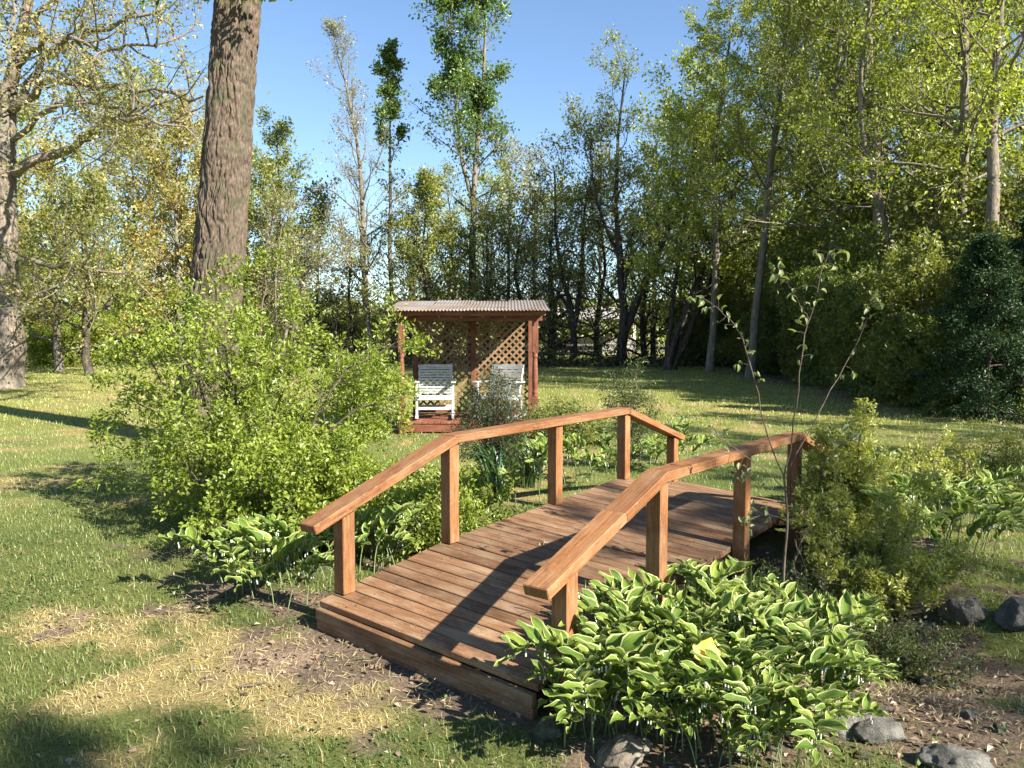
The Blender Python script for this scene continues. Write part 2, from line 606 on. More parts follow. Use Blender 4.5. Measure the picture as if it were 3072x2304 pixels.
def make_variegated():
    m, nt, out = mat_new('variegated_leaf')
    uv = N(nt, 'ShaderNodeUVMap')
    sep = N(nt, 'ShaderNodeSeparateXYZ')
    nt.links.new(uv.outputs[0], sep.inputs[0])
    oi = N(nt, 'ShaderNodeObjectInfo')
    au = N(nt, 'ShaderNodeMath', operation='ABSOLUTE')
    c2 = N(nt, 'ShaderNodeMath', operation='MULTIPLY_ADD')      # u -> -1..1
    c2.inputs[1].default_value = 2.0
    c2.inputs[2].default_value = -1.0
    nt.links.new(sep.outputs[0], c2.inputs[0])
    nt.links.new(c2.outputs[0], au.inputs[0])
    mp = N(nt, 'ShaderNodeCombineXYZ')
    vx = N(nt, 'ShaderNodeMath', operation='MULTIPLY')
    vx.inputs[1].default_value = 26.0
    nt.links.new(c2.outputs[0], vx.inputs[0])
    vy = N(nt, 'ShaderNodeMath', operation='MULTIPLY')
    vy.inputs[1].default_value = 3.0
    nt.links.new(sep.outputs[1], vy.inputs[0])
    rz = N(nt, 'ShaderNodeMath', operation='MULTIPLY')
    rz.inputs[1].default_value = 91.0
    nt.links.new(oi.outputs['Random'], rz.inputs[0])
    nt.links.new(vx.outputs[0], mp.inputs[0])
    nt.links.new(vy.outputs[0], mp.inputs[1])
    nt.links.new(rz.outputs[0], mp.inputs[2])
    no = N(nt, 'ShaderNodeTexNoise')
    no.inputs['Scale'].default_value = 1.0
    no.inputs['Detail'].default_value = 2
    nt.links.new(mp.outputs[0], no.inputs['Vector'])
    ad = N(nt, 'ShaderNodeMath', operation='MULTIPLY_ADD')
    ad.inputs[1].default_value = 0.34
    nt.links.new(no.outputs['Fac'], ad.inputs[0])
    nt.links.new(au.outputs[0], ad.inputs[2])
    mr = ramp(nt, [(0.945, (0, 0, 0)), (1.03, (1, 1, 1))])
    sc2 = N(nt, 'ShaderNodeMath', operation='MULTIPLY')
    sc2.inputs[1].default_value = 0.97
    nt.links.new(ad.outputs[0], sc2.inputs[0])
    nt.links.new(sc2.outputs[0], mr.inputs[0])
    # vein striping of the green part
    gr = ramp(nt, [(0.3, (0.060, 0.118, 0.016)), (0.55, (0.135, 0.215, 0.029)), (0.75, (0.24, 0.32, 0.058))])
    nt.links.new(no.outputs['Fac'], gr.inputs[0])
    hs = N(nt, 'ShaderNodeHueSaturation')
    m1 = N(nt, 'ShaderNodeMapRange')
    m1.inputs['To Min'].default_value = 0.47
    m1.inputs['To Max'].default_value = 0.515
    nt.links.new(oi.outputs['Random'], m1.inputs['Value'])
    nt.links.new(m1.outputs[0], hs.inputs['Hue'])
    m2 = N(nt, 'ShaderNodeMapRange')
    m2.inputs['To Min'].default_value = 1.35
    m2.inputs['To Max'].default_value = 0.75
    nt.links.new(oi.outputs['Random'], m2.inputs['Value'])
    nt.links.new(m2.outputs[0], hs.inputs['Value'])
    nt.links.new(gr.outputs[0], hs.inputs['Color'])
    mx = N(nt, 'ShaderNodeMix', data_type='RGBA')
    mx.inputs['B'].default_value = (0.50, 0.53, 0.21, 1)
    nt.links.new(mr.outputs[0], mx.inputs['Factor'])
    nt.links.new(hs.outputs[0], mx.inputs['A'])
    p = N(nt, 'ShaderNodeBsdfPrincipled')
    p.inputs['Roughness'].default_value = 0.5
    p.inputs['Specular IOR Level'].default_value = 0.2
    nt.links.new(mx.outputs['Result'], p.inputs['Base Color'])
    t = N(nt, 'ShaderNodeBsdfTranslucent')
    nt.links.new(mx.outputs['Result'], t.inputs['Color'])
    ms = N(nt, 'ShaderNodeMixShader')
    ms.inputs[0].default_value = 0.36
    nt.links.new(p.outputs[0], ms.inputs[1])
    nt.links.new(t.outputs[0], ms.inputs[2])
    nt.links.new(ms.outputs[0], out.inputs['Surface'])
    bump(nt, p, no.outputs['Fac'], 0.35, 0.004)
    return m


M_VAR = make_variegated()

# ------------------------------------------------------------------ ground
GREEN = np.array((0.10, 0.155, 0.036))
GREEN2 = np.array((0.235, 0.27, 0.075))
STRAW = np.array((0.40, 0.32, 0.135))
SOIL = np.array((0.135, 0.100, 0.072))
LITTER = np.array((0.25, 0.18, 0.125))


def blob(x, y, px, py, rx, ry, rot=0.0):
    c = G(px, py)
    dx, dy = x - c.x, y - c.y
    cr, sr = math.cos(rot), math.sin(rot)
    u, v = (dx * cr + dy * sr) / rx, (-dx * sr + dy * cr) / ry
    return np.exp(-(u * u + v * v))


def lawn(x, y):
    """weights (dry straw, bare soil) of the lawn at a place"""
    x, y = np.asarray(x, float), np.asarray(y, float)
    n1 = fbm(x * 1.1, y * 1.1, 11, 5)
    n2 = fbm(x * 3.1, y * 3.1, 29, 4)
    n3 = fbm(x * 0.28, y * 0.28, 51, 4)
    big = 1.2 * blob(x, y, 760, 1990, 1.15, 0.55, -0.35) + 0.7 * blob(x, y, 150, 1880, 0.6, 0.35) + 0.7 * blob(x, y, 1150, 2080, .5, .3) + 0.6 * blob(x, y, 300, 2120, .5, .2)
    big = big + 0.75 * blob(x, y, 120, 1340, 2.2, 1.0) + 0.55 * blob(x, y, 300, 1190, 4.5, 3.5) + 0.7 * blob(x, y, 2750, 2030, 0.65, 0.22) + 0.5 * blob(x, y, 1750, 1200, 3, 0.8)
    straw = sstep(0.48, 0.86, big * 0.62 + (n1 - 0.5) * 1.7 + (n2 - 0.5) * 1.5 + 0.20)
    straw = np.maximum(straw, 0.85 * sstep(0.54, 0.66, n3) * sstep(6.5, 9, y) * sstep(0.35, 0.6, n2))
    soil = 1.2 * blob(x, y, 1080, 1960, 0.75, 0.33, -0.5) + 1.3 * blob(x, y, 800, 1790, 0.8, 0.42) + .75 * blob(x, y, 1050, 2240, 0.4, 0.14)
    soil = soil + 1.6 * blob(x, y, 2150, 2000, 1.15, 0.85) + .9 * blob(x, y, 1900, 2260, .5, .15) + 0.9 * blob(x, y, 2750, 2200, 1.0, 0.4) + 1.1 * blob(x, y, 2700, 1650, 1.4, 1.0) + 0.9 * blob(x, y, 1280, 1300, 1.3, 0.5) + 1.3 * blob(x, y, 2600, 2030, 0.3, 0.18)
    s, w = to_sw(x, y)
    soil = soil + 1.5 * np.exp(-((s - 2.1) / 0.7) ** 2) * sstep(3.4, 1.4, np.abs(w - 0.75))
    soil = soil + 1.1 * blob(x, y, 850, 1620, 1.2, 0.9)
    soil = sstep(0.45, 0.85, soil * 0.74 + 0.25 * big + (n2 - 0.5) * 1.5 + (fbm(x * 5.5, y * 5.5, 41, 3) - 0.5) * 1.0)
    wood = sstep(8.3, 10.5, x + (n1 - 0.5) * 2.0) * sstep(40, 34, y) + sstep(40.5, 43.5, y + (n1 - 0.5) * 3) * sstep(56, 50, y)
    return straw, np.clip(np.maximum(soil, wood), 0, 1)


def lawn_col(x, y, rnd):
    straw, soil = lawn(x, y)
    n = fbm(x * 0.8, y * 0.8, 77, 3)
    g = GREEN[None] * (1 - n)[:, None] + GREEN2[None] * n[:, None]
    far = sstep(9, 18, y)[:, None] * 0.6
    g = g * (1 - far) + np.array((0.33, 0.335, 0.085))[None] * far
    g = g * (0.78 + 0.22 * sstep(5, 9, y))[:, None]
    c = g * (1 - straw)[:, None] + STRAW[None] * straw[:, None]
    c = c * (0.72 + 0.56 * rnd)[:, None]
    return c, straw, soil


def build_ground():
    def axis(lim_lo, lo, hi, lim_hi, step, g=1.12):
        a = list(np.arange(lo, hi + 1e-6, step))
        d = step
        while a[-1] < lim_hi:
            d *= g
            a.append(a[-1] + d)
        d = step
        while a[0] > lim_lo:
            d *= g
            a.insert(0, a[0] - d)
        return np.array(a)
    xs = axis(-900, -4.2, 4.2, 900, 0.065, 1.10)
    ys = axis(-120, 1.8, 8.0, 1500, 0.065, 1.09)
    X, Y = np.meshgrid(xs, ys)
    x, y = X.ravel(), Y.ravel()
    z = gz(x, y)
    V = np.stack([x, y, z], 1)
    nx, ny = len(xs), len(ys)
    i = np.arange(ny - 1)[:, None] * nx
    j = np.arange(nx - 1)[None, :]
    Q = np.stack([i + j, i + j + 1, i + nx + j + 1, i + nx + j], -1).reshape(-1, 4)
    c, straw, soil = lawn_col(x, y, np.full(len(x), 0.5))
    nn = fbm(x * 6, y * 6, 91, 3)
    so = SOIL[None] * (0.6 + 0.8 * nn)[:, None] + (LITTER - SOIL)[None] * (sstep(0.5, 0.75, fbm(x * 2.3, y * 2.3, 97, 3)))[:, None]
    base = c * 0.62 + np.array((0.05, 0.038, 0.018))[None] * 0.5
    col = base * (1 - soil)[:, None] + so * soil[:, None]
    m, nt, out = mat_new('lawn_soil')
    p = principled(nt, out, 0.95, 0.1)
    a = N(nt, 'ShaderNodeAttribute', attribute_name='Col')
    tc = N(nt, 'ShaderNodeTexCoord')
    n = N(nt, 'ShaderNodeTexNoise')
    n.inputs['Scale'].default_value = 55
    n.inputs['Detail'].default_value = 6
    n.inputs['Roughness'].default_value = 0.75
    nt.links.new(tc.outputs['Object'], n.inputs['Vector'])
    r = ramp(nt, [(0.3, (0.45, 0.43, 0.42)), (0.5, (0.9, 0.9, 0.9)), (0.72, (1.7, 1.65, 1.5))])
    nt.links.new(n.outputs['Fac'], r.inputs[0])
    mx = N(nt, 'ShaderNodeMix', data_type='RGBA', blend_type='MULTIPLY')
    mx.inputs['Factor'].default_value = 1
    nt.links.new(a.outputs['Color'], mx.inputs['A'])
    nt.links.new(r.outputs[0], mx.inputs['B'])
    nt.links.new(mx.outputs['Result'], p.inputs['Base Color'])
    bump(nt, p, n.outputs['Fac'], 0.8, 0.02)
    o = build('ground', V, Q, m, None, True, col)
    return tag(o, 'patchy lawn of green grass, dry straw and bare soil', None, None, 'structure')


build_ground()

PATCHES = []     # (kind of bed) circles where lawn grass stays out: x, y, r


def build_grass():
    rng = np.random.default_rng(5)
    zones = [(1.9, 4.4, 4900, 0.0042, 0.040, 1), (4.4, 7.5, 2900, 0.0055, 0.044, 1), (7.5, 14, 1050, 0.0085, 0.045, 0),
             (14, 27, 300, 0.019, 0.060, 0), (27, 44, 85, 0.034, 0.075, 0)]
    VV, T3, CC, n0 = [], [], [], 0
    for (y0, y1, dens, wid, hgt, fine) in zones:
        xm = 0.75 * y1 + 1.6
        cnt = int(dens * (y1 - y0) * 2 * xm)
        x = rng.uniform(-xm, xm, cnt)
        y = rng.uniform(y0, y1, cnt)
        k = (np.abs(x) < 0.74 * y + 1.6)
        x, y = x[k], y[k]
        # clumping
        cl = vnoise(x * 9, y * 9, 7)
        straw, soil = lawn(x, y)
        s, w = to_sw(x, y)
        keep = rng.random(len(x)) < (0.12 + 0.95 * cl) * (1 - 0.93 * soil)
        keep &= ~((s > -0.03) & (s < 4.6) & (w > -0.02) & (w < BWID + 0.02))
        gx, gy = x + 1.9, y - 13.1
        keep &= ~((gx > 0) & (gx < 2.35) & (gy > -0.05) & (gy < 1.6))
        keep &= ~((x > 11) & (y < 36) & (y > 10))
        x, y = x[keep], y[keep]
        n = len(x)
        rnd = rng.random(n)
        c, straw, soil = lawn_col(x, y, rnd)
        dry = rng.random(n) < 0.06
        c[dry] = STRAW * rng.uniform(0.6, 1.1, (dry.sum(), 1))
        z = gz(x, y)
        h = hgt * rng.uniform(0.45, 1.25, n) * (1 - 0.35 * straw)
        tall = rng.random(n) < 0.008
        h[tall] *= 1.7
        wd = wid * rng.uniform(0.6, 1.2, n)
        a = rng.uniform(0, 2 * math.pi, n)
        lean = rng.uniform(0.15, 1.1, n) + straw * 0.5
        la = a + math.pi / 2 + rng.normal(0, 0.5, n)
        dx, dy = np.cos(a) * wd / 2, np.sin(a) * wd / 2
        lx, ly = np.cos(la) * lean * h, np.sin(la) * lean * h
        P = np.stack([x, y, z - 0.004], 1)
        D = np.stack([dx, dy, 0 * dx], 1)
        L = np.stack([lx, ly, 0 * lx], 1)
        U = np.zeros((n, 3))
        U[:, 2] = h
        if fine:
            v = np.stack([P - D, P + D, P + D * 0.7 + L * 0.30 + U * 0.6, P - D * 0.7 + L * 0.30 + U * 0.6, P + L + U * 0.95], 1)
            b = n0 + np.arange(n)[:, None] * 5
            T3.append((b + np.array([[0, 1, 2]])))
            T3.append((b + np.array([[0, 2, 3]])))
            T3.append((b + np.array([[3, 2, 4]])))
            m = 5
        else:
            v = np.stack([P - D, P + D, P + L * 0.8 + U], 1)
            b = n0 + np.arange(n)[:, None] * 3
            T3.append(b + np.array([[0, 1, 2]]))
            m = 3
        VV.append(v.reshape(-1, 3))
        cc = np.repeat(c, m, 0)
        CC.append(cc)
        n0 += n * m
    o = build('grass', np.concatenate(VV), np.concatenate(T3), M_GRASS, None, False, np.concatenate(CC))
    tag(o, 'short patchy lawn grass, green with dry straw-coloured areas', 'grass', None, 'stuff')


build_grass()


# ------------------------------------------------------------------ leaves and trees
def leaf_cloud(C, D, size, rng, pal, aspect=0.5, up=0.5, fold=0.18, clump=None, jit=0.3):
    """diamond leaves with a fold: C centres (base), D pointing directions; returns V, Q(tri), col"""
    n = len(C)
    D = unit(D + rng.normal(0, jit, (n, 3)))
    U = unit(rng.normal(0, 1, (n, 3)) * (1 - up) + np.array((0, 0, 1.0)) * up + 1e-4)
    S = unit(np.cross(D, U))
    Nn = np.cross(S, D)
    L = size * rng.uniform(0.6, 1.25, n)[:, None]
    W = L * aspect * rng.uniform(0.8, 1.2, n)[:, None] * 0.5
    v0 = C
    v1 = C + D * L * 0.45 + S * W + Nn * L * fold * 0.4
    v2 = C + D * L - Nn * L * fold * 0.5
    v3 = C + D * L * 0.45 - S * W + Nn * L * fold * 0.4
    V = np.stack([v0, v1, v2, v3], 1).reshape(-1, 3)
    b = np.arange(n)[:, None] * 4
    T = np.concatenate([b + np.array([[0, 1, 2]]), b + np.array([[0, 2, 3]])])
    pal = np.asarray(pal, float)
    t = rng.random(n)
    if clump is not None:
        t = np.clip(0.6 * clump + 0.4 * t, 0, 0.9999)
    k = t * (len(pal) - 1)
    i = np.minimum(k.astype(int), len(pal) - 2)
    c = pal[i] * (1 - (k - i))[:, None] + pal[i + 1] * (k - i)[:, None]
    c = c * rng.uniform(0.8, 1.2, (n, 1))
    return V, T, np.repeat(c, 4, 0)


def grow(rng, start, d, L, n, wob, up):
    pts = [np.asarray(start, float)]
    d = unit(np.asarray(d, float))
    for i in range(n):
        d = unit(d + rng.normal(0, wob, 3) + np.array((0, 0, up)))
        pts.append(pts[-1] + d * (L / n))
    return np.array(pts)


def along(P, t):
    k = t * (len(P) - 1)
    i = min(int(k), len(P) - 2)
    p = P[i] * (1 - (k - i)) + P[i + 1] * (k - i)
    return p, unit(P[i + 1] - P[i])


def side_dir(rng, T, ang, az=None):
    ref = np.array((0, 0, 1.0)) if abs(T[2]) < 0.9 else np.array((1.0, 0, 0))
    A = unit(np.cross(T, ref))
    B = np.cross(T, A)
    az = rng.uniform(0, 2 * math.pi) if az is None else az
    return unit(T * math.cos(ang) + (A * math.cos(az) + B * math.sin(az)) * math.sin(ang))


def smooth_path(ctrl, n):
    ctrl = np.asarray(ctrl, float)
    t = np.linspace(0, len(ctrl) - 1, n)
    out = []
    for tt in t:
        i = min(int(tt), len(ctrl) - 2)
        f = tt - i
        p0, p1, p2, p3 = ctrl[max(i - 1, 0)], ctrl[i], ctrl[i + 1], ctrl[min(i + 2, len(ctrl) - 1)]
        out.append(0.5 * ((2 * p1) + (-p0 + p2) * f + (2 * p0 - 5 * p1 + 4 * p2 - p3) * f * f + (-p0 + 3 * p1 - 3 * p2 + p3) * f ** 3))
    return np.array(out)


def cross_(a, b):
    return np.stack([a[..., 1] * b[..., 2] - a[..., 2] * b[..., 1], a[..., 2] * b[..., 0] - a[..., 0] * b[..., 2], a[..., 0] * b[..., 1] - a[..., 1] * b[..., 0]], -1)


def along_b(P, t):
    """P (n,m,3) polylines, t (n,) -> points, tangents"""
    m = P.shape[1]
    k = np.clip(t, 0, .995) * (m - 1)
    i = np.minimum(k.astype(int), m - 2)
    r = np.arange(len(P))
    a, b = P[r, i], P[r, i + 1]
    return a + (b - a) * (k - i)[:, None], unit(b - a)


def side_b(rng, T, ang, az=None):
    n = len(T)
    ref = np.where((np.abs(T[:, 2]) < .9)[:, None], np.array((0, 0, 1.0)), np.array((1.0, 0, 0)))
    A = unit(cross_(T, ref))
    B = cross_(T, A)
    az = rng.uniform(0, 2 * math.pi, n) if az is None else az
    return unit(T * np.cos(ang)[:, None] + (A * np.cos(az)[:, None] + B * np.sin(az)[:, None]) * np.sin(ang)[:, None])


def grow_b(rng, S, D, L, n, wob, up):
    pts = [S]
    d = D
    for i in range(n):
        d = unit(d + rng.normal(0, wob, d.shape) + np.array((0, 0, up)))
        pts.append(pts[-1] + d * (L / n)[:, None])
    return np.stack(pts, 1)


def tube_b(P, rad, k):
    """P (n,m,3), rad (n,m)"""
    n, m, _ = P.shape
    T = np.empty_like(P)
    T[:, 1:-1] = P[:, 2:] - P[:, :-2]
    T[:, 0] = P[:, 1] - P[:, 0]
    T[:, -1] = P[:, -1] - P[:, -2]
    T = unit(T)
    ref = np.where((np.abs(T[:, m // 2, 2]) < .85)[:, None], np.array((.12, .2, .97)), np.array((.95, .25, .1)))[:, None, :]
    A = unit(cross_(T, np.broadcast_to(ref, T.shape)))
    B = cross_(T, A)
    ang = np.linspace(0, 2 * math.pi, k, endpoint=False)
    V = P[:, :, None] + rad[:, :, None, None] * (np.cos(ang)[None, None, :, None] * A[:, :, None] + np.sin(ang)[None, None, :, None] * B[:, :, None])
    base = (np.arange(n) * m * k)[:, None, None]
    i = (np.arange(m - 1) * k)[None, :, None]
    j = np.arange(k)[None, None, :]
    j2 = (j + 1) % k
    Q = np.stack([base + i + j, base + i + j2, base + i + k + j2, base + i + k + j], -1).reshape(-1, 4)
    return V.reshape(-1, 3), Q


def taper(r0, r1, m):
    return r0[:, None] + (r1 - r0)[:, None] * np.linspace(0, 1, m)[None]


def make_tree_data(seed, stems, spec):
    """stems: list of (control points, r0, r1). spec: dict. Returns wood Geo, leaf (V, T, col)"""
    rng = np.random.default_rng(seed)
    g = Geo()
    n1, n2, n3 = spec.get('n1', 16), spec.get('n2', 6), spec.get('n3', 4)
    prof = spec.get('prof', lambda t: 1.0)
    small = spec.get('small', False)
    B1s, R1s, Q1s = [], [], []
    for ctrl, r0, r1 in stems:
        P = smooth_path(ctrl, spec.get('tseg', 14))
        P[1:-1] += rng.normal(0, spec.get('twob', 0.03), (len(P) - 2, 3))
        tt = np.linspace(0, 1, len(P))
        rad = r0 * (1 - tt) ** 0.9 + r1 * tt
        rad[0] *= spec.get('flare', 1.25)
        g.tube(P, rad, spec.get('sides', 9))
        az0 = rng.uniform(0, 6.28)
        c0 = spec.get('c0', 0.35)
        t = np.minimum(c0 + (1 - c0) * ((np.arange(n1) + rng.uniform(0.1, 0.9, n1)) / n1), 0.995)
        q = (t - c0) / (1 - c0)
        p, T = along_b(np.broadcast_to(P[None], (n1,) + P.shape), t)
        ang = R(spec.get('a1', 60)) * (1.15 - 0.55 * q) * rng.uniform(0.8, 1.2, n1)
        d = side_b(rng, T, ang, az0 + np.arange(n1) * 2.4 + rng.normal(0, 0.35, n1))
        L = spec['len1'] * np.array([prof(x) for x in q]) * rng.uniform(0.7, 1.2, n1)
        L = np.maximum(L, .05)
        ns = 4 if small else 6
        B1 = grow_b(rng, p, d, L, ns, spec.get('w1', 0.16), spec.get('up1', 0.06))
        rb = np.minimum(np.maximum(0.0016 if small else 0.006, np.interp(t, tt, rad) * 0.42), 0.030 * L + (0.001 if small else 0.006))
        g.add(*tube_b(B1, taper(rb, rb * .25, ns + 1), 3 if small else 4))
        if small:
            B1 = B1[:, [0, 2, 3, 4, 5]] if False else B1
        B1s.append(B1)
        R1s.append(np.stack([rb, L], 1))
        Q1s.append(q)
    B1 = np.concatenate(B1s)
    rb, L1 = np.concatenate(R1s).T
    q1 = np.concatenate(Q1s)
    N1 = len(B1)
    ck1 = rng.random(N1)
    # second order
    i2 = np.repeat(np.arange(N1), n2)
    j2 = np.tile(np.arange(n2), N1)
    t2 = 0.22 + 0.78 * (j2 + rng.uniform(0.2, 0.9, len(i2))) / n2
    p2, T2 = along_b(B1[i2], t2)
    d2 = side_b(rng, T2, np.radians(rng.uniform(25, 60, len(i2))))
    L2 = L1[i2] * rng.uniform(0.28, 0.5, len(i2)) * (1.15 - 0.6 * t2)
    s2 = 2 if small else 3
    B2 = grow_b(rng, p2, d2, L2, s2, spec.get('w2', 0.2), spec.get('up2', 0.08))
    rb2 = np.maximum(spec.get('rmin', 0.004), rb[i2] * 0.4 * (1 - 0.6 * t2))
    g.add(*tube_b(B2, taper(rb2, rb2 * .35, s2 + 1), 3))
    ck2 = .5 * ck1[i2] + .5 * rng.random(len(i2))
    q2 = q1[i2]
    # twigs
    N2 = len(B2)
    i3 = np.repeat(np.arange(N2), n3)
    j3 = np.tile(np.arange(n3), N2)
    t3 = 0.25 + 0.75 * (j3 + rng.uniform(0.1, 0.95, len(i3))) / n3
    p3, T3 = along_b(B2[i3], t3)
    d3 = side_b(rng, T3, np.radians(rng.uniform(20, 65, len(i3))))
    L3 = np.maximum(spec.get('l3min', 0.2), L2[i3] * rng.uniform(0.3, 0.6, len(i3)))
    s3 = 1
    B3 = grow_b(rng, p3, d3, L3, s3, .2, spec.get('up3', .05))
    show = rng.random(len(B3)) < spec.get('twigs', .3 if small else .85)
    if show.any():
        g.add(*tube_b(B3[show], taper(rb2[i3][show] * .5, rb2[i3][show] * .2, s3 + 1), 3))
    # leaves
    dens = np.array([spec['ldens'](x) for x in q2])[i3] if 'ldens' in spec else 1.0
    m = rng.poisson(np.maximum(0, spec.get('lpt', 7) * dens * np.ones(len(i3))))
    il = np.repeat(np.arange(len(i3)), m)
    leaf = None
    if len(il):
        pp, TT = along_b(B3[il], rng.uniform(.1, 1, len(il)))
        pp = pp + rng.normal(0, spec.get('spread', .12), pp.shape)
        LD = TT * .6 + rng.normal(0, .5, pp.shape) + np.array((0, 0, spec.get('ldir', 0.0)))
        leaf = leaf_cloud(pp, LD, spec.get('lsize', 0.14), rng, spec['pal'], spec.get('aspect', 0.6), spec.get('lup', 0.45), 0.18, ck2[i3][il])
    return g, leaf


def make_plant(name, label, cat, loc, seed, stems, spec, bark, leafmat=None, group=None, wood='trunk', fol='crown', rz=0.0):
    g, leaf = make_tree_data(seed, stems, spec)
    t = thing(name, label, cat, loc, rz, group)
    g.build(wood, bark, t, True)
    if leaf:
        build(fol, leaf[0], leaf[1], leafmat or M_LEAF, t, False, leaf[2])
    return t


YG = [(0.17, 0.21, 0.026), (0.28, 0.315, 0.045), (0.4, 0.42, 0.085)]
OLIVE = [(0.105, 0.13, 0.028), (0.185, 0.205, 0.045), (0.28, 0.28, 0.075)]
DGREEN = [(0.055, 0.105, 0.03), (0.11, 0.175, 0.045), (0.21, 0.26, 0.055)]
GOLD = [(0.22, 0.22, 0.045), (0.37, 0.3, 0.075), (0.44, 0.31, 0.1)]
PALE = [(0.23, 0.24, 0.1), (0.33, 0.31, 0.15), (0.38, 0.32, 0.19)]
EVER = [(0.014, 0.034, 0.013), (0.028, 0.058, 0.02), (0.05, 0.085, 0.028)]
SHRUB = [(0.115, 0.165, 0.016), (0.22, 0.275, 0.032), (0.34, 0.385, 0.065)]
PRIVET = [(0.21, 0.23, 0.04), (0.34, 0.345, 0.075), (0.46, 0.45, 0.16)]


def trunkpts(H, lx=0.0, ly=0.0, bend=0.3, seed=0):
    r = np.random.default_rng(seed + 900)
    return [(0, 0, -0.1), (lx * 0.25 + r.normal(0, bend * 0.4), ly * 0.25, H * 0.3), (lx * 0.6 + r.normal(0, bend), ly * 0.6 + r.normal(0, bend), H * 0.65), (lx, ly, H)]


def P3(px, Y):
    return ((px - CX) / F_PX * Y * 1.0, Y)


def Hof(py, Y):
    return (HOR - py) / F_PX * Y + CAMZ


#@TREES
# --- tall trees of the far tree line
def far_tree(name, label, px, Y, ytop, lean_px=0, seed=1, stems=None, bark=M_BARK_GREY, rz=0.0, r0=0.2, bend=0.25, group=None, **spec):
    x, y = P3(px, Y)
    H = Hof(ytop, Y)
    lx = lean_px / F_PX * Y
    st = stems or [(trunkpts(H, lx, 0, bend, seed), r0, 0.025)]
    d = dict(n1=26, n2=6, n3=4, len1=3.0, c0=0.35, lpt=6, lsize=0.20, pal=YG, spread=0.16, rmin=0.010)
    d.update(spec)
    return make_plant(name, label, 'tree', (x, y, gzf(x, y)), seed, st, d, bark, None, group, rz=rz)


far_tree('poplar_tree', 'tallest narrow tree with dense green top, standing behind the gazebo roof', 1412, 50, -20, 12, 11,
         stems=[([(0, 0, -.1), (.15, 0, 6), (.3, 0, 12), (.9, .3, 18), (.9, 0, 24)], .30, .03), ([(.3, 0, 9.5), (-.5, .2, 13), (-1.0, 0, 18), (-1.2, 0, 22.5)], .17, .03)],
         n1=26, n2=8, n3=5, c0=0.28, len1=3.9, a1=56, pal=DGREEN, lpt=13, lsize=.24, up1=.10, spread=.22,
         ldens=lambda q: 0.25 + 1.0 * (q > 0.32) * (0.7 + 0.5 * math.sin(q * 15)), prof=lambda q: 0.75 + 0.25 * math.sin(q * 9) if q < .8 else 1.6 * (1 - q) + .35)
far_tree('bare_tree', 'tall nearly leafless pinkish tree leaning over beside the poplars', 1112, 48, 110, -100, 12, bark=M_BARK_GREY, r0=.24,
         n1=38, n2=9, n3=6, c0=.25, len1=3.6, a1=48, pal=PALE, lpt=1.6, lsize=.15, up1=.12, up2=.12, prof=lambda q: 1.1 * (1 - q) ** .6 + .15, rmin=.011)
far_tree('slender_tree', 'slender tree with one green tuft on top beside the leafless tree', 1186, 52, 195, -10, 13, bark=M_BARK_GREY, r0=.2, n1=30, n2=6, n3=5,
         c0=.3, len1=2.3, pal=DGREEN, lpt=9, lsize=.24, a1=50, ldens=lambda q: .10 + 1.3 * (q > .55), prof=lambda q: (.9 if q < .5 else 1.0) * (1 - q * .5))
far_tree('thicket_tree', 'rounded olive-green small tree close behind the gazebo', 1285, 46, 590, 0, 14, r0=.16, n1=26, n2=8, n3=5, c0=.15, len1=3.4, pal=[(0.14, 0.17, 0.035), (.24, .26, .055), (.34, .34, .09)], lpt=10, lsize=.19,
         prof=lambda q: 1.15 - .7 * q, bark=M_BARK_DARK)
far_tree('pale_tree', 'pale budding tree with fine bare twigs between gazebo and forked tree', 1530, 50, 500, 0, 15, r0=.17, n1=32, n2=8, n3=6, c0=.15, len1=3.6, pal=PALE, lpt=3.0,
         lsize=.17, prof=lambda q: 1.1 - .7 * q)
far_tree('crooked_tree', 'crooked dark-stemmed tree with sparse olive leaves by the open shed', 1720, 45, 470, -20, 16, bark=M_BARK_DARK, r0=.22, bend=.6,
         stems=[([(0, 0, -.1), (-.1, 0, 3), (-.9, .3, 6.5), (-1.2, 0, 11.5)], .24, .03), ([(0, 0, 2.2), (.5, .2, 5), (.5, 0, 8), (1.0, 0, 11)], .16, .03), ([(-.1, 0, 3), (-1.5, 0, 4.6), (-3.0, 0, 3.2), (-3.4, 0, 1.0)], .1, .03)],
         n1=20, n2=7, n3=5, c0=.2, len1=3.0, w1=.28, pal=[(0.15, 0.18, 0.045), (.25, .26, .08), (.34, .30, .13)], lpt=3.6, lsize=.18, a1=70)
far_tree('forked_tree', 'dark trunk forking low in a wide V beside the open shed', 1858, 43, 215, 60, 17, bark=M_BARK_DARK,
         stems=[([(0, 0, -.1), (.25, 0, 2.6), (0, .2, 6), (-.3, 0, 10), (.2, 0, 16.3)], .30, .03), ([(.1, 0, 1.2), (1.0, 0, 3.8), (2.2, 0, 6.5), (3.5, .2, 9.5), (4.2, .3, 12.5)], .26, .03),
                ([(0, .2, 6), (-1.3, 0, 9), (-1.7, 0, 12.5)], .12, .03)],
         n1=20, n2=8, n3=6, c0=.3, len1=2.7, w1=.22, pal=[(0.13, 0.18, 0.045), (.24, .26, .08), (.32, .29, .13)], lpt=3.6, lsize=.18, a1=55)
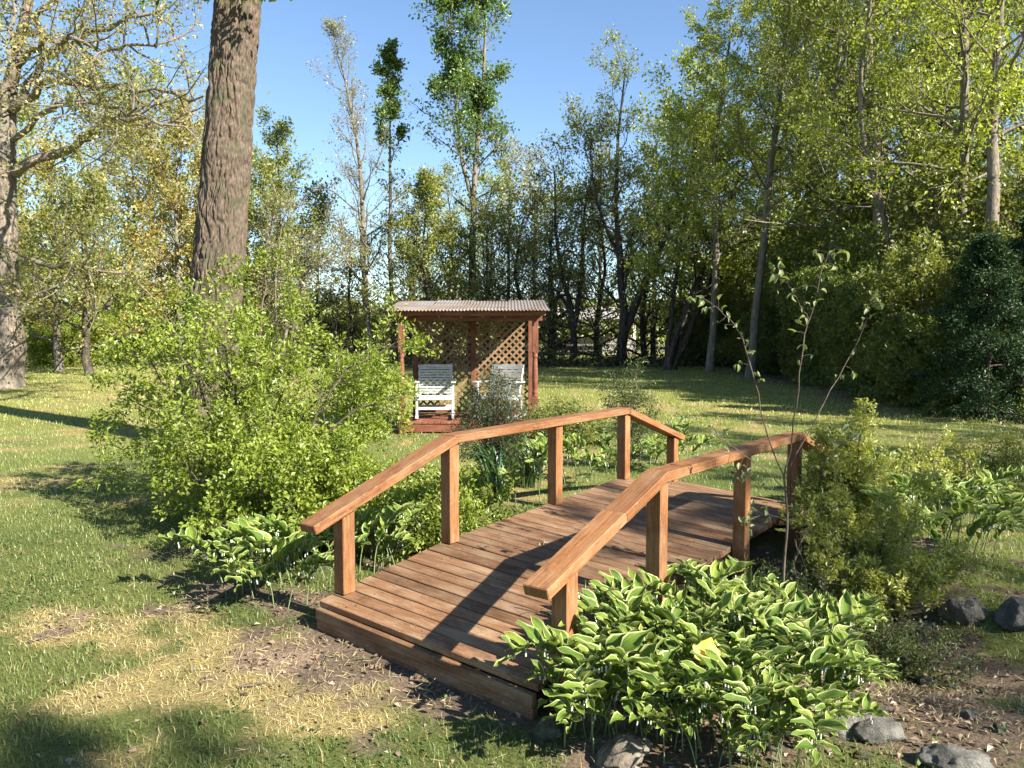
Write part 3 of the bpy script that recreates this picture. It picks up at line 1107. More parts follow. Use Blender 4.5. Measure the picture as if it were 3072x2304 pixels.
far_tree('leaning_tree', 'dark stems leaning over the far lawn edge at the wood corner', 2000, 38, 420, 230, 18, bark=M_BARK_DARK,
         stems=[([(0, 0, -.1), (.9, 0, 3), (2.2, 0, 6), (3.8, 0, 10.5)], .22, .03), ([(.3, 0, 0), (1.6, .3, 3), (3.3, 0, 6.5), (5.3, .2, 9.5)], .18, .03), ([(0, .2, 0), (.3, 0, 3.5), (.9, 0, 8), (1.4, 0, 12)], .15, .02)],
         n1=18, n2=7, n3=5, c0=.3, len1=2.9, pal=YG, lpt=6, lsize=.19)
# left of the big trunk
far_tree('green_tree', 'fresh green tree whose crown shows just beside the big leaning trunk', 830, 52, 400, 10, 21, n1=30, n2=7, n3=5, len1=3.0, c0=.25, pal=[(0.14, 0.18, 0.035), (.24, .27, .055), (.34, .35, .09)], lpt=6, lsize=.2, bark=M_BARK_DARK, prof=lambda q: 1.2 - .8 * q)
far_tree('golden_tree', 'tree with golden orange spring leaves between oak and big trunk', 545, 44, 470, 0, 22, n1=28, n2=8, n3=5, len1=3.9, c0=.2, pal=GOLD, lpt=9, lsize=.2, prof=lambda q: 1.15 - .55 * q)
far_tree('budding_tree', 'grey budding tree with thin leaves standing behind the oak limbs', 400, 47, 400, 10, 23, n1=30, n2=8, n3=6, len1=4.0, c0=.2, pal=[(0.20, 0.23, 0.06), (.30, .30, .11), (.38, .32, .13)], lpt=6, lsize=.18, prof=lambda q: 1.15 - .6 * q)
far_tree('golden_tree', 'orange-tinged tree close behind the oak trunk', 175, 36, 560, 0, 24, n1=26, n2=8, n3=5, len1=3.4, c0=.15, pal=GOLD, lpt=7, lsize=.17, prof=lambda q: 1.15 - .5 * q)
far_tree('olive_tree', 'olive-leaved tree with dark trunk behind the shrub tops', 265, 33, 640, -12, 25, bark=M_BARK_DARK, r0=.2, n1=26, n2=7, n3=5, len1=2.9, c0=.3, pal=OLIVE, lpt=8, lsize=.16, prof=lambda q: 1.15 - .5 * q)
far_tree('olive_tree', 'twin-stemmed dark-trunked tree at the back of the lawn near the big trunk', 700, 45, 560, 0, 26, bark=M_BARK_DARK,
         stems=[(trunkpts(10.5, .4, 0, .2, 3), .17, .02), ([(1.6, 0, -.1), (1.9, 0, 4), (2.6, 0, 10)], .15, .02)], n1=20, n2=7, n3=5, len1=2.6, c0=.35, pal=OLIVE, lpt=7, lsize=.19)
far_tree('drooping_tree', 'bare arching tree bowing over the gap beside the gazebo', 845, 43, 560, 0, 27, bark=M_BARK_GREY,
         stems=[([(0, 0, -.1), (.5, 0, 3), (1.6, 0, 5.2), (3.4, 0, 6.2)], .12, .02), ([(0, 0, 0), (-.3, 0, 4), (.2, 0, 8.2)], .12, .02)], n1=18, n2=8, n3=6, len1=2.4, c0=.25, pal=PALE, lpt=2.2, lsize=.15)
for k, (px, Y, yt, s) in enumerate([(20, 45, 330, 31), (330, 56, 300, 32), (620, 58, 380, 33), (960, 60, 640, 34)]):
    far_tree('woodland_tree', 'mixed green tree of the wood rising behind the lawn', px, Y, yt, 0, s, n1=26, n2=7, n3=5, len1=4.2, c0=.2, pal=[OLIVE, PALE, GOLD, OLIVE][k], lpt=6, lsize=.24,
             prof=lambda q: 1.15 - .6 * q, group='trees of the wood behind the lawn')


BACKL = ['thin pale budding tree with fine grey twigs in the back row beyond the lawn', 'thin light green dark-stemmed tree in the back row beyond the lawn', 'bright yellow-green small tree in the back row beyond the lawn',
         'low spreading pale green tree in the thicket beyond the lawn']
back = [far_tree('woodland_tree', BACKL[k], 1500, 55, HOR - (h_ - CAMZ) / 55 * F_PX, 0, 131 + k, n1=26, n2=8, n3=6, len1=[3.6, 3.6, 3.8, 3.9][k], c0=[.15, .15, .12, .06][k],
                 pal=[PALE, [(0.17, 0.20, 0.05), (.27, .29, .085), (.36, .34, .13)], YG, [(.20, .22, .07), (.30, .31, .11), (.40, .37, .17)]][k], lpt=[2.4, 3, 4.5, 3.0][k], lsize=.19, rmin=.012,
                 prof=lambda q: 1.15 - .6 * q, group='budding trees of the back row', bark=[M_BARK_GREY, M_BARK_DARK, M_BARK_GREY, M_BARK_DARK][k]) for k, h_ in enumerate([14, 13, 12, 8.5])]
used = set()
for i, (px, Y, yt, k) in enumerate([(1240, 60, 640, 0), (1340, 62, 560, 1), (1460, 57, 600, 2), (1600, 60, 520, 0), (1650, 54, 640, 1), (1800, 58, 500, 0), (1960, 54, 430, 1), (2050, 50, 300, 2), (770, 62, 520, 1), (480, 60, 330, 2),
                                    (120, 52, 420, 2), (-30, 40, 500, 1), (1225, 48, 700, 3), (1345, 49, 720, 3), (1465, 47, 690, 3), (1570, 48, 660, 3), (1655, 49, 640, 3), (1790, 50, 640, 3), (1935, 48, 600, 3),
                                    (1060, 50, 760, 3), (930, 52, 740, 3), (880, 50, 640, 0), (690, 50, 600, 3), (560, 48, 620, 3)]):
    o = back[k] if k not in used else copy_tree(back[k])
    used.add(k)
    x, y = P3(px, Y)
    sc_ = Hof(yt, Y) / [14, 13, 12, 8.5][k]
    o.location = (x, y, gzf(x, y))
    o.rotation_euler = (0, 0, i * 1.37)
    o.scale = ((sc_ + 1) / 2, (sc_ + 1) / 2, sc_)


# --- the wood along the lawn's edge
WOODG = 'leafy trees along the wood edge'
WOODL = 'bright green spring tree standing in the wood beside the lawn'
protos = []
for s, (H, pal, dens) in enumerate([(17, YG, 9), (20, YG, 8), (15, [(0.10, .165, .03), (.18, .245, .045), (.28, .33, .07)], 9), (18, OLIVE, 9)]):
    t = far_tree('woodland_tree', WOODL, 2200, 30, -400, 0, 40 + s, stems=[(trunkpts(H, [1, -1.4, .6, -.5][s], .4, .4, s), .20, .03)], n1=34, n2=8, n3=7, c0=.34, len1=4.0, pal=pal, lpt=dens * .95,
                 lsize=.135, spread=.09, group=WOODG, prof=lambda q: 1.1 - .5 * q, rmin=.007, bark=[M_BARK_GREY, M_BARK_GREY, M_BARK_DARK, M_BARK_GREY][s])
    protos.append(t)
spots = [(2130, 36, 0, 1.0), (2250, 31, 1, .95), (2370, 37, 2, 1.15), (2480, 27, 3, .95), (2570, 33, 0, 1.1), (2650, 24.5, 1, .85), (2860, 27, 2, 1.15), (2900, 20.5, 0, .85),
         (3120, 25, 3, .8), (2330, 44, 3, 1.1), (2760, 36, 1, 1.1), (3020, 34, 0, 1.1), (2110, 46, 2, 1.0)]
used = set()
for i, (px, Y, k, scl) in enumerate(spots):
    o = protos[k] if k not in used else copy_tree(protos[k])
    used.add(k)
    x, y = P3(px, Y)
    o.location = (x, y, gzf(x, y))
    o.rotation_euler = (0, 0, i * 2.1 + k)
    o.scale = (scl, scl, scl * (0.95 + 0.1 * (i % 3)))
    o['label'] = ['yellow-green leafy tree with grey trunk standing in the wood', 'tall yellow-green tree with a leaning grey trunk in the wood', 'fresh green tree with a dark trunk standing in the wood',
                  'dull olive-leaved tree with grey trunk standing in the wood'][k]

# trunks that can be told apart in the wood
far_tree('ash_tree', 'big pale grey trunk rising straight out of the wood', 2765, 26, -260, 30, 61, r0=.36, n1=22, n2=6, n3=5, c0=.45, len1=3.4, pal=YG, lpt=9, lsize=.15, tseg=18, sides=12, bark=M_BARK_OAK)
far_tree('ash_tree', 'slim grey trunk standing in front of the wood above the dark evergreen', 2935, 18.5, -420, 45, 62, r0=.21, n1=16, n2=6, n3=5, c0=.5, len1=2.8, pal=YG, lpt=6, lsize=.12, tseg=18, sides=12, bark=M_BARK_OAK)
far_tree('ash_tree', 'grey trunk slanting across the wood with a long bare bole', 2740, 29, -150, -170, 63, r0=.22, n1=18, n2=6, n3=5, c0=.5, len1=3.0, pal=YG, lpt=8, lsize=.15, tseg=16, bark=M_BARK_GREY)
far_tree('ash_tree', 'crooked brown trunk bending among bright leaves in the wood', 2690, 22, -60, -100, 64, r0=.16, n1=18, n2=6, n3=5, c0=.4, len1=2.4, pal=YG, lpt=8, lsize=.13, bend=.5, bark=M_BARK_GREY)

# shade trees beside and behind the viewer (their shadows fall across the foreground)
SH = []
for i, (x, y, H, k, scl) in enumerate([(8.0, -5.9, 0, 2, .60), (13.9, -5.4, 0, 0, .52), (11.8, -1.8, 0, 3, .50), (14.5, 3.5, 0, 1, .54), (13.5, 9.0, 0, 3, .42), (13.4, .8, 0, 0, .50)]):
    o = copy_tree(protos[k])
    o.location = (x, y, gzf(x, y))
    o.rotation_euler = (0, 0, 1.3 * i)
    o.scale = (scl, scl, scl)
    o['label'] = 'leafy tree of the wood edge casting shade on the bridge'
    o['group'] = 'shade trees beside the garden'

# --- understory of the wood edge
UNDG = 'bushes along the wood edge'
und = []
for s, pal in enumerate([[(.10, .12, .024), (.17, .185, .04), (.25, .25, .06)], [(0.065, .10, .02), (.13, .165, .032), (.20, .235, .05)]]):
    st = []
    r_ = np.random.default_rng(70 + s)
    for q in range(6):
        a = q * 1.05
        st.append(([(0.2 * math.cos(a), .2 * math.sin(a), -.05), (.6 * math.cos(a), .6 * math.sin(a), 1.2), (1.3 * math.cos(a), 1.3 * math.sin(a), 2.6 + r_.uniform(-.4, .6))], .045, .01))
    und.append(make_plant('bush', 'leafy olive-green bush growing along the foot of the wood', 'bush', (0, 0, 0), 70 + s, st,
                          dict(n1=22, n2=6, n3=4, len1=1.35, c0=.02, a1=75, lpt=12, lsize=.10, pal=pal, spread=.07, rmin=.004, prof=lambda q: 1.1 - .5 * q, flare=1), M_TWIG, None, UNDG, 'stem', 'foliage'))
used = set()
for i, (px, py, k, scl) in enumerate([(2130, 1094, 0, 1.2), (2200, 1100, 1, 1.2), (2290, 1112, 0, 1.25), (2370, 1126, 1, 1.2), (2460, 1143, 0, 1.15), (2540, 1163, 1, 1.05), (2620, 1186, 0, 1.0), (2700, 1203, 1, .95),
                                      (2790, 1222, 0, .95), (2870, 1236, 1, .85), (2060, 1084, 1, 1.1), (2250, 1094, 1, 1.9), (2400, 1108, 0, 2.0), (2530, 1126, 1, 2.0), (2680, 1148, 0, 1.9), (2820, 1176, 1, 1.7),
                                      (2960, 1198, 0, 1.6), (2330, 1085, 0, 2.2), (2600, 1105, 1, 2.2)]):
    o = und[k] if k not in used else copy_tree(und[k])
    used.add(k)
    p = G(px, py)
    o.location = (p.x + .3, p.y, gzf(p.x, p.y))
    o.rotation_euler = (0, 0, i * 1.9)
    o.scale = (scl, scl, scl * (0.9 + .12 * (i % 3)))

# dark evergreens at the wood edge
def evergreen(label, p, H, W, seed):
    return make_plant('evergreen_tree', label, 'tree', (p.x, p.y, gzf(p.x, p.y)), seed, [([(0, 0, -.1), (.02, 0, H * .5), (0, .03, H)], .07, .01)],
                      dict(n1=60, n2=8, n3=5, len1=W, c0=.03, a1=85, lpt=13, lsize=.085, aspect=.35, twigs=.3, pal=EVER, spread=.05, up1=-.02, up2=0, rmin=.004, prof=lambda q: (1.05 - q) ** .7, l3min=.16), M_BARK_DARK, M_DRY)


eg = evergreen('dark bushy evergreen at the lawn corner below the slim grey trunk', G(2950, 1262), 3.4, 1.15, 81)
eg2 = copy_tree(eg)
eg2['label'] = 'taller dark evergreen half hidden beyond its bushy neighbour'
p_ = G(3110, 1250)
eg2.location = (p_.x, p_.y, gzf(p_.x, p_.y))
eg2.rotation_euler = (0, 0, 2.0)
eg2.scale = (1.12, 1.12, 1.18)

# --- bushes at the back of the lawn on the oak's side
r_ = np.random.default_rng(90)
hb = make_plant('bush', 'light green bush in the row at the back of the lawn', 'bush', (0, 0, 0), 91,
                [([(0.15 * math.cos(a), .15 * math.sin(a), -.05), (.4 * math.cos(a), .4 * math.sin(a), .9), (1.0 * math.cos(a), 1.0 * math.sin(a), 1.9 + r_.uniform(-.3, .4))], .03, .008) for a in np.arange(7) * .9],
                dict(n1=20, n2=5, n3=4, len1=1.0, c0=.02, a1=75, lpt=9, lsize=.11, pal=SHRUB, spread=.1, rmin=.003, prof=lambda q: 1.1 - .4 * q, flare=1), M_TWIG, None, 'bushes at the back of the lawn', 'stem', 'foliage')
for i, (px, py, scl) in enumerate([(160, 1103, 1.0), (300, 1098, 1.1), (420, 1094, 1.2), (560, 1090, 1.2), (690, 1086, 1.3), (830, 1084, 1.3), (960, 1082, 1.3), (1080, 1078, 1.2), (60, 1080, 1.6), (230, 1075, 1.6), (480, 1072, 1.7)]):
    o = hb if i == 0 else copy_tree(hb)
    p = G(px, py)
    o.location = (p.x, p.y, gzf(p.x, p.y))
    o.rotation_euler = (0, 0, i * 1.7)
    o.scale = (scl, scl, scl * (.85 + .15 * (i % 3)))


# --- undergrowth of the far edge and the woods beyond (masses nobody could count)
def brush():
    rng = np.random.default_rng(101)
    n = 9000
    x = rng.uniform(-36, 26, n)
    y = 43.5 + rng.normal(0, 1.6, n) + np.maximum(0, -x - 12) * 0.1
    h = rng.gamma(2.0, 0.32, n) * (0.6 + fbm(x * .5, y * .5, 9, 3))
    C = np.stack([x, y, h * rng.random(n) + .02], 1)
    D = rng.normal(0, 1, (n, 3))
    V, T, c = leaf_cloud(C, D, 0.26, rng, [(0.035, 0.04, 0.016), (.08, .085, .028), (.15, .155, .05)], .6, .3)
    tag(build('undergrowth', V, T, M_LEAF, None, False, c), 'dark low brush along the foot of the far trees', 'undergrowth', None, 'stuff')
    g = Geo()
    for k in range(420):
        x = rng.uniform(-14, 22)
        b = np.array((x, 43.5 + rng.normal(0, 1.5), 0))
        P = grow(rng, b, (rng.normal(0, .5), rng.normal(0, .3), 1), rng.uniform(1.5, 5.0), 6, .22, rng.uniform(-.12, .05))
        g.tube(P, np.linspace(rng.uniform(.010, .035), .006, 7), 3)
    tag(g.build('brushwood', M_BARK_DARK), 'tangle of thin bare dark stems under the far trees', 'brushwood', None, 'stuff')
    # wooded rise far beyond
    n = 26000
    x = rng.uniform(-120, 120, n)
    y = 105 + rng.normal(0, 6, n)
    hh = 3.5 + 6.5 * fbm(x * .06, x * 0 + 3, 13, 4) + np.where(x < -60, 4, 0)
    C = np.stack([x, y, hh * rng.random(n) ** .6], 1)
    V, T, c = leaf_cloud(C, rng.normal(0, 1, (n, 3)), 1.1, rng, [(0.13, 0.17, 0.05), (.22, .26, .075), (.32, .33, .12)], .8, .4, clump=fbm(x * .12, C[:, 2] * .3, 15, 3))
    tag(build('distant_trees', V, T, M_LEAF, None, False, c), 'far-off band of pale green woodland on the horizon', 'woods', None, 'stuff')


brush()


# --- pale open shed glimpsed between the far trunks
def shed():
    x0, Y = (1655 - CX) / F_PX * 66, 66.0
    x1 = (1930 - CX) / F_PX * 66
    t = thing('open_shed', 'pale metal-roofed open shed with white posts glimpsed behind the far trees', 'shed', (x0, Y, 0))
    W, D = x1 - x0, 5.0
    mroof = plain('pale_sheet_roof', (0.52, 0.47, 0.42), 0.5, .1)
    mw = plain('white_post_paint', (0.75, 0.74, 0.70), 0.6, .06)
    md = plain('grey_shed_wall', (0.30, 0.29, 0.26), 0.8, .15)
    for i, (xx, yy) in enumerate([(0, 0), (W * .5, 0), (W, 0), (0, D), (W, D)]):
        board('post', (xx, yy, 0), (xx, yy, 3.0), .22, .22, mw, t, up=Vector((0, 1, 0)))
    board('beam', (-.3, 0, 3.1), (W + .3, 0, 3.1), .2, .25, mw, t)
    o = board('roof', (-.5, D / 2, 3.75), (W + .5, D / 2, 3.75), D + 1, .08, mroof, t, up=Vector((0, -.2, 1)))
    board('wall', (0, D - .15, .8), (W, D - .15, .8), .1, 1.6, md, t)
    for z in (.45, .95):
        board('rail', (-6, -.5, z), (W + 3, -.5, z), .05, .14, plain('grey_rail_%d' % int(z * 100), (.14, .125, .11), .8), t)


shed()


# ------------------------------------------------------------------ big leaning trunk
def big_tree():
    x0, y0 = -4.78, 11.9
    t = thing('large_tree', 'massive leaning trunk with furrowed brown bark rising out of the shrub', 'tree', (x0, y0, gzf(x0, y0)))
    ctrl = [(0, 0, -.2), (.05, 0, .8), (.28, 0, 2.85), (.66, .05, 6.9), (1.0, .1, 10.5), (1.1, .2, 14)]
    zz_ = np.concatenate([np.linspace(-.2, 7.5, 400), np.linspace(7.7, 14, 14)])
    P = smooth_path(ctrl, 600)
    P = np.stack([np.interp(zz_, P[:, 2], P[:, k]) for k in range(3)], 1)
    zz = zz_
    nz = len(zz)
    rad = np.interp(zz, [-.2, .1, .5, 1.2, 2.85, 6.9, 14], [.69, .59, .50, .44, .395, .345, .22])
    fac = math.atan2(-11.9, 4.78)                       # the side that faces the garden gets the finer mesh
    ang = np.concatenate([np.linspace(fac - R(105), fac + R(105), 190), np.linspace(fac + R(105), fac + R(255), 32)[1:-1]])
    na = len(ang)
    A, Z = np.meshgrid(ang, zz)
    u = A / (2 * math.pi) * 46 + 40
    warp = (fbm(u * .35, Z * 2.2, 5, 3) - .5) * 5.0 + (fbm(u * .9, Z * 7.0, 6, 2) - .5) * 1.2

    def ridged(uu, vv, sd):
        return 1 - np.abs(2 * vnoise(uu, vv, sd) - 1)
    r1 = ridged(u + warp, Z * 3.4, 3)
    r2 = ridged(u * 1.9 + warp * 1.6, Z * 9.0, 9)
    d = -0.040 * r1 ** 2.0 - 0.016 * r2 ** 2 + 0.03 * (fbm(np.cos(A) * 2 + 5, Z * .8, 4, 3) - .5)
    Rr = rad[:, None] + d
    Rr = Rr + .05 * np.exp(-np.maximum(Z, 0) / .4) * np.cos(5 * A + .7)
    V = np.stack([P[:, 0:1] + Rr * np.cos(A), P[:, 1:2] + Rr * np.sin(A), np.broadcast_to(Z, Rr.shape)], -1).reshape(-1, 3)
    i = np.arange(nz - 1)[:, None] * na
    j = np.arange(na)[None, :]
    j2 = (j + 1) % na
    Q = np.stack([i + j, i + j2, i + na + j2, i + na + j], -1).reshape(-1, 4)
    build('trunk', V, Q, M_BARK_BIG, t, True)
    rng = np.random.default_rng(3)
    g = Geo()
    LC, LD = [], []
    for k in range(14):
        h = 8.0 + k * .5
        p = np.array((np.interp(h, zz, P[:, 0]), .1, h))
        a = k * 2.4 + .5
        B = grow(rng, p, (math.cos(a), math.sin(a), .5), rng.uniform(4, 6.5), 9, .13, .02)
        g.tube(B, np.linspace(.14, .03, 10), 7)
        for j in range(8):
            p2, T2 = along(B, rng.uniform(.25, .99))
            B2 = grow(rng, p2, side_dir(rng, T2, R(rng.uniform(30, 70))), rng.uniform(1, 2.4), 5, .2, .0)
            g.tube(B2, np.linspace(.035, .008, 6), 5)
            for q in range(5):
                p3, T3 = along(B2, rng.uniform(.2, .99))
                B3 = grow(rng, p3, side_dir(rng, T3, R(50)), .6, 3, .25, -.05)
                g.tube(B3, np.linspace(.008, .003, 4), 3)
                m = 8
                LC.append(B3[rng.integers(0, 4, m)] + rng.normal(0, .1, (m, 3)))
                LD.append(rng.normal(0, .6, (m, 3)) + np.array((0, 0, -.3)))
    # low sprays that dip into view
    for (px, py) in [(395, -14), (425, -6), (540, -20), (690, -4), (745, -10), (790, -8)]:
        w = at(px, py, 11.2)
        tip = np.array((w.x - x0, 11.2 - y0, w.z + .05))
        st = tip + np.array((rng.uniform(-.2, .4), .5, 1.7))
        g.tube(smooth_path([st, (st + tip) / 2 + rng.normal(0, .08, 3), tip], 6), np.linspace(.012, .004, 6), 4)
        m = 26
        LC.append(tip + rng.normal(0, 1, (m, 3)) * np.array((.16, .16, .10)) + np.array((0, 0, .12)))
        LD.append(rng.normal(0, .5, (m, 3)) + np.array((0, 0, -.5)))
    g.build('branch', M_BARK_OAK, t, True)
    C = np.concatenate(LC)
    V, T, c = leaf_cloud(C, np.concatenate(LD), .15, rng, [(0.05, .09, .02), (.09, .14, .03), (.15, .19, .04)], .55, .4)
    build('crown', V, T, M_LEAF, t, False, c)


big_tree()


# ------------------------------------------------------------------ oak at the edge of the lawn
def oak():
    p = G(12, 1163)
    x0, y0 = p.x, p.y
    t = thing('oak_tree', 'stout pale-barked oak with long bare limbs and sparse orange-green leaves', 'tree', (x0, y0, gzf(x0, y0)))
    rng = np.random.default_rng(8)

    def L(px, py, dy=0.0):
        w = at(px, py, y0 + dy)
        return np.array((w.x - x0, dy, w.z))
    nz, na = 160, 60
    ctrl = [L(12, 1175), L(14, 1050), L(10, 800), L(8, 560), L(20, 330, .2), L(55, 150, .3), L(100, -60, .4)]
    P = smooth_path(ctrl, nz)
    rad = np.interp(np.linspace(0, 1, nz), [0, .05, .12, .3, .5, .75, 1], [.74, .62, .55, .49, .42, .24, .15])
    V, Q = tube(P, rad, na)
    ang = np.tile(np.arange(na) / na * 22, nz)
    hh = np.repeat(P[:, 2], na)
    dd = (1 - np.abs(2 * vnoise(ang, hh * 1.6, 4) - 1)) ** 3 * .03 + fbm(ang * .3, hh * .9, 6, 3) * .05
    cen = np.repeat(P, na, 0)
    V = V - unit(V - cen) * dd[:, None]
    # burr low on the trunk
    bc = L(0, 1040)
    V = V + unit(V - cen) * (.22 * np.exp(-(((V - bc) / np.array((.7, 1.2, .8))) ** 2).sum(1)))[:, None]
    build('trunk', V, Q, M_BARK_OAK, t, True)
    g = Geo()
    LC, LD, LK = [], [], []
    limbs = [([L(50, 520), L(120, 480, -.5), L(250, 420, -1), L(330, 372, -1.5), L(430, 365, -2), L(560, 350, -2)], .17),
             ([L(40, 330), L(150, 245, -.5), L(280, 262, -1), L(420, 270, -1), L(600, 300, -1.5)], .15),
             ([L(40, 330), L(130, 190, .5), L(220, 130, .5), L(380, 60, 0), L(520, 20, 0)], .14),
             ([L(50, 780), L(110, 790, -.5), L(220, 800, -1), L(300, 820, -1)], .10),
             ([L(20, 350), L(30, 150, -.5), L(40, -50, -.5)], .16),
             ([L(0, 420), L(-150, 300), L(-350, 250), L(-520, 180)], .18),
             ([L(0, 600), L(-160, 520), L(-320, 500)], .12),
             ([L(80, 100, .4), L(200, -40, .5), L(420, -120)], .12),
             ([L(50, 200, .2), L(170, 110, -1), L(330, 150, -2), L(470, 130, -3)], .10),
             ([L(40, 420), L(160, 330, -2), L(260, 310, -4), L(400, 330, -6)], .10)]
    pal = [(.20, .23, .06), (.30, .31, .08), (.38, .34, .11), (.44, .33, .13)]
    for ctrl, r in limbs:
        B = smooth_path(ctrl, 16)
        B[1:] += rng.normal(0, .07, (15, 3))
        g.tube(B, np.linspace(r, .03, 16), 8)
        n = 17
        for j in range(n):
            tt = .12 + .88 * (j + rng.random()) / n
            p2, T2 = along(B, min(tt, .99))
            B2 = grow(rng, p2, side_dir(rng, T2, R(rng.uniform(30, 75))), rng.uniform(1.2, 3.0), 6, .22, .06)
            g.tube(B2, np.linspace(.035, .009, 7), 5)
            ck = rng.random()
            for q in range(7):
                p3, T3 = along(B2, rng.uniform(.15, .99))
                B3 = grow(rng, p3, side_dir(rng, T3, R(rng.uniform(25, 70))), rng.uniform(.4, 1.1), 3, .25, .04)
                g.tube(B3, np.linspace(.010, .005, 4), 3)
                m = rng.poisson(14)
                if m:
                    LC.append(B3[rng.integers(0, 4, m)] + rng.normal(0, .12, (m, 3)))
                    LD.append(rng.normal(0, .6, (m, 3)))
                    LK.append(np.full(m, ck))
    g.build('limb', M_BARK_OAK, t, True)
    V, T, c = leaf_cloud(np.concatenate(LC), np.concatenate(LD), .115, rng, pal, .6, .4, clump=np.concatenate(LK))
    build('crown', V, T, M_LEAF, t, False, c)


oak()


# ------------------------------------------------------------------ bridge
def bridge():
    t = thing('footbridge', 'low reddish-brown wooden footbridge with sloping handrails over a dry ditch', 'bridge', (0, 0, 0))
    rng = np.random.default_rng(2)
    pitch = 0.0975
    s = 0.0
    i = 0
    while s < 4.52:
        w = 0.0885 if i else 0.093
        sc_ = s + w / 2
        a = bp(sc_, rng.uniform(-.006, .008), 0)
        b = bp(sc_ + rng.normal(0, .0015), BWID + rng.uniform(-.008, .008), 0)
        th = .038
        za, zb = deck_z(sc_, 0) - th / 2, deck_z(sc_, BWID) - th / 2
        a.z, b.z = za + rng.normal(0, .0015), zb + rng.normal(0, .0015)
        sl = (deck_z(sc_ + .04, 0) - deck_z(sc_ - .04, 0)) / .08
        up = Vector((-BA.x * sl, -BA.y * sl, 1)).normalized()
        board('plank', a, b, w, th, M_DECK, t, up, .004)
        s += pitch + rng.uniform(-.0012, .0018)
        i += 1
    # nail heads along the stringers
    g = Geo()
    s = 0.0
    k = 0
    while s < 4.45:
        for w in (.20, .24, BWID / 2 - .02, BWID / 2 + .02, BWID - .24, BWID - .20):
            ss = s + .025 + .04 * ((k * 7 + int(w * 50)) % 2)
            p = bp(ss, w + rng.normal(0, .006), deck_z(ss, w))
            V, Q = lathe([(.0, .0015), (.0042, .0015), (.0048, -.004)], 6)
            g.add(V + np.array(p), Q)
            k += 1
        s += pitch
    o = g.build('nail_heads', plain('rusty_nail', (.05, .035, .028), .6, .3), t, False)
    o['kind'] = 'stuff'
    # front fascia: two stacked boards
    for (z0, z1, off) in [(-.06, .055, .012), (.057, .119, .0185)]:
        a, b = bp(-off + .004, 0.004, 0), bp(-off + .004, BWID - .004, 0)
        zz = (z0 + z1) / 2
        a.z, b.z = zz + deck_z(0, 0) - .16, zz + deck_z(0, BWID) - .16
        board('fascia_board', a, b, .038, z1 - z0, M_DECK, t)
    # stringers
    for w in (.22, BWID / 2, BWID - .22):
        for k in range(4):
            s0, s1 = PROF_S[k] + (.01 if k == 0 else 0), PROF_S[k + 1] - .02
            a, b = bp(s0 + .02, w, deck_z(s0, w) - .038 - .062), bp(s1, w, deck_z(s1, w) - .038 - .062)
            board('stringer', a, b, .045, .118, M_GAZ, t)
    # posts and rails
    for side in (0, 1):
        w = .046 if side == 0 else BWID + .048
        r_under = [.475, .665, .622, .59, .45]
        tops = []
        for k, sp in enumerate(S_P):
            ztop = deck_z(sp, w) + r_under[k]
            zb = deck_z(sp, w) - .03 if side == 0 else (gzf(*bp(sp, w, 0).xy) - .05)
            if side == 0:
                zb = deck_z(sp, w) - .002
            p = bp(sp, w, 0)
            board('post', (p.x, p.y, zb), (p.x, p.y, ztop), .089, .089, M_RAIL, t, up=Vector((BA.x, BA.y, 0)), bev=.005)
            tops.append((sp, ztop))
        th = .056
        pts = []
        s0 = -.11 if side == 0 else -.08
        sl = (tops[1][1] - tops[0][1]) / (tops[1][0] - tops[0][0])
        zf = lambda s_: float(np.interp(s_, [q[0] for q in tops], [q[1] for q in tops]))
        k1, k2 = tops[1], tops[3]
        sl2 = (tops[4][1] - k2[1]) / (tops[4][0] - k2[0])
        ends = [(s0, tops[0][1] + sl * (s0 - tops[0][0])), k1, k2, (4.52, tops[4][1] + sl2 * (4.52 - tops[4][0]))]
        segs = [(ends[0], ends[1], -.0, .018), (ends[1], ends[2], -.018, .018), (ends[2], ends[3], -.018, 0)]
        if side == 1:      # the nearer rail is spliced halfway up the ramp
            mid = (.60, ends[0][1] + (ends[1][1] - ends[0][1]) * (.60 - ends[0][0]) / (ends[1][0] - ends[0][0]))
            segs = [(ends[0], mid, 0, -.004), (mid, ends[1], -.004, .018)] + segs[1:]
        for n_, (e0, e1, x0, x1) in enumerate(segs):
            d = Vector((e1[0] - e0[0], e1[1] - e0[1])).normalized()
            a = bp(e0[0] - d.x * -x0 if False else e0[0] + d.x * x0 * -1 * -1, w, e0[1] + d.y * x0 + th / 2)
            b = bp(e1[0] + d.x * x1, w, e1[1] + d.y * x1 + th / 2)
            lift = .0 if n_ % 2 == 0 else .0025
            a.z += lift
            b.z += lift
            if side == 1 and n_ == 0:
                a.z += .006
                b.z += .006
            up = Vector((-BA.x * d.y, -BA.y * d.y, d.x))
            board('handrail', a, b, .135, th, M_RAIL, t, up, .005)


bridge()


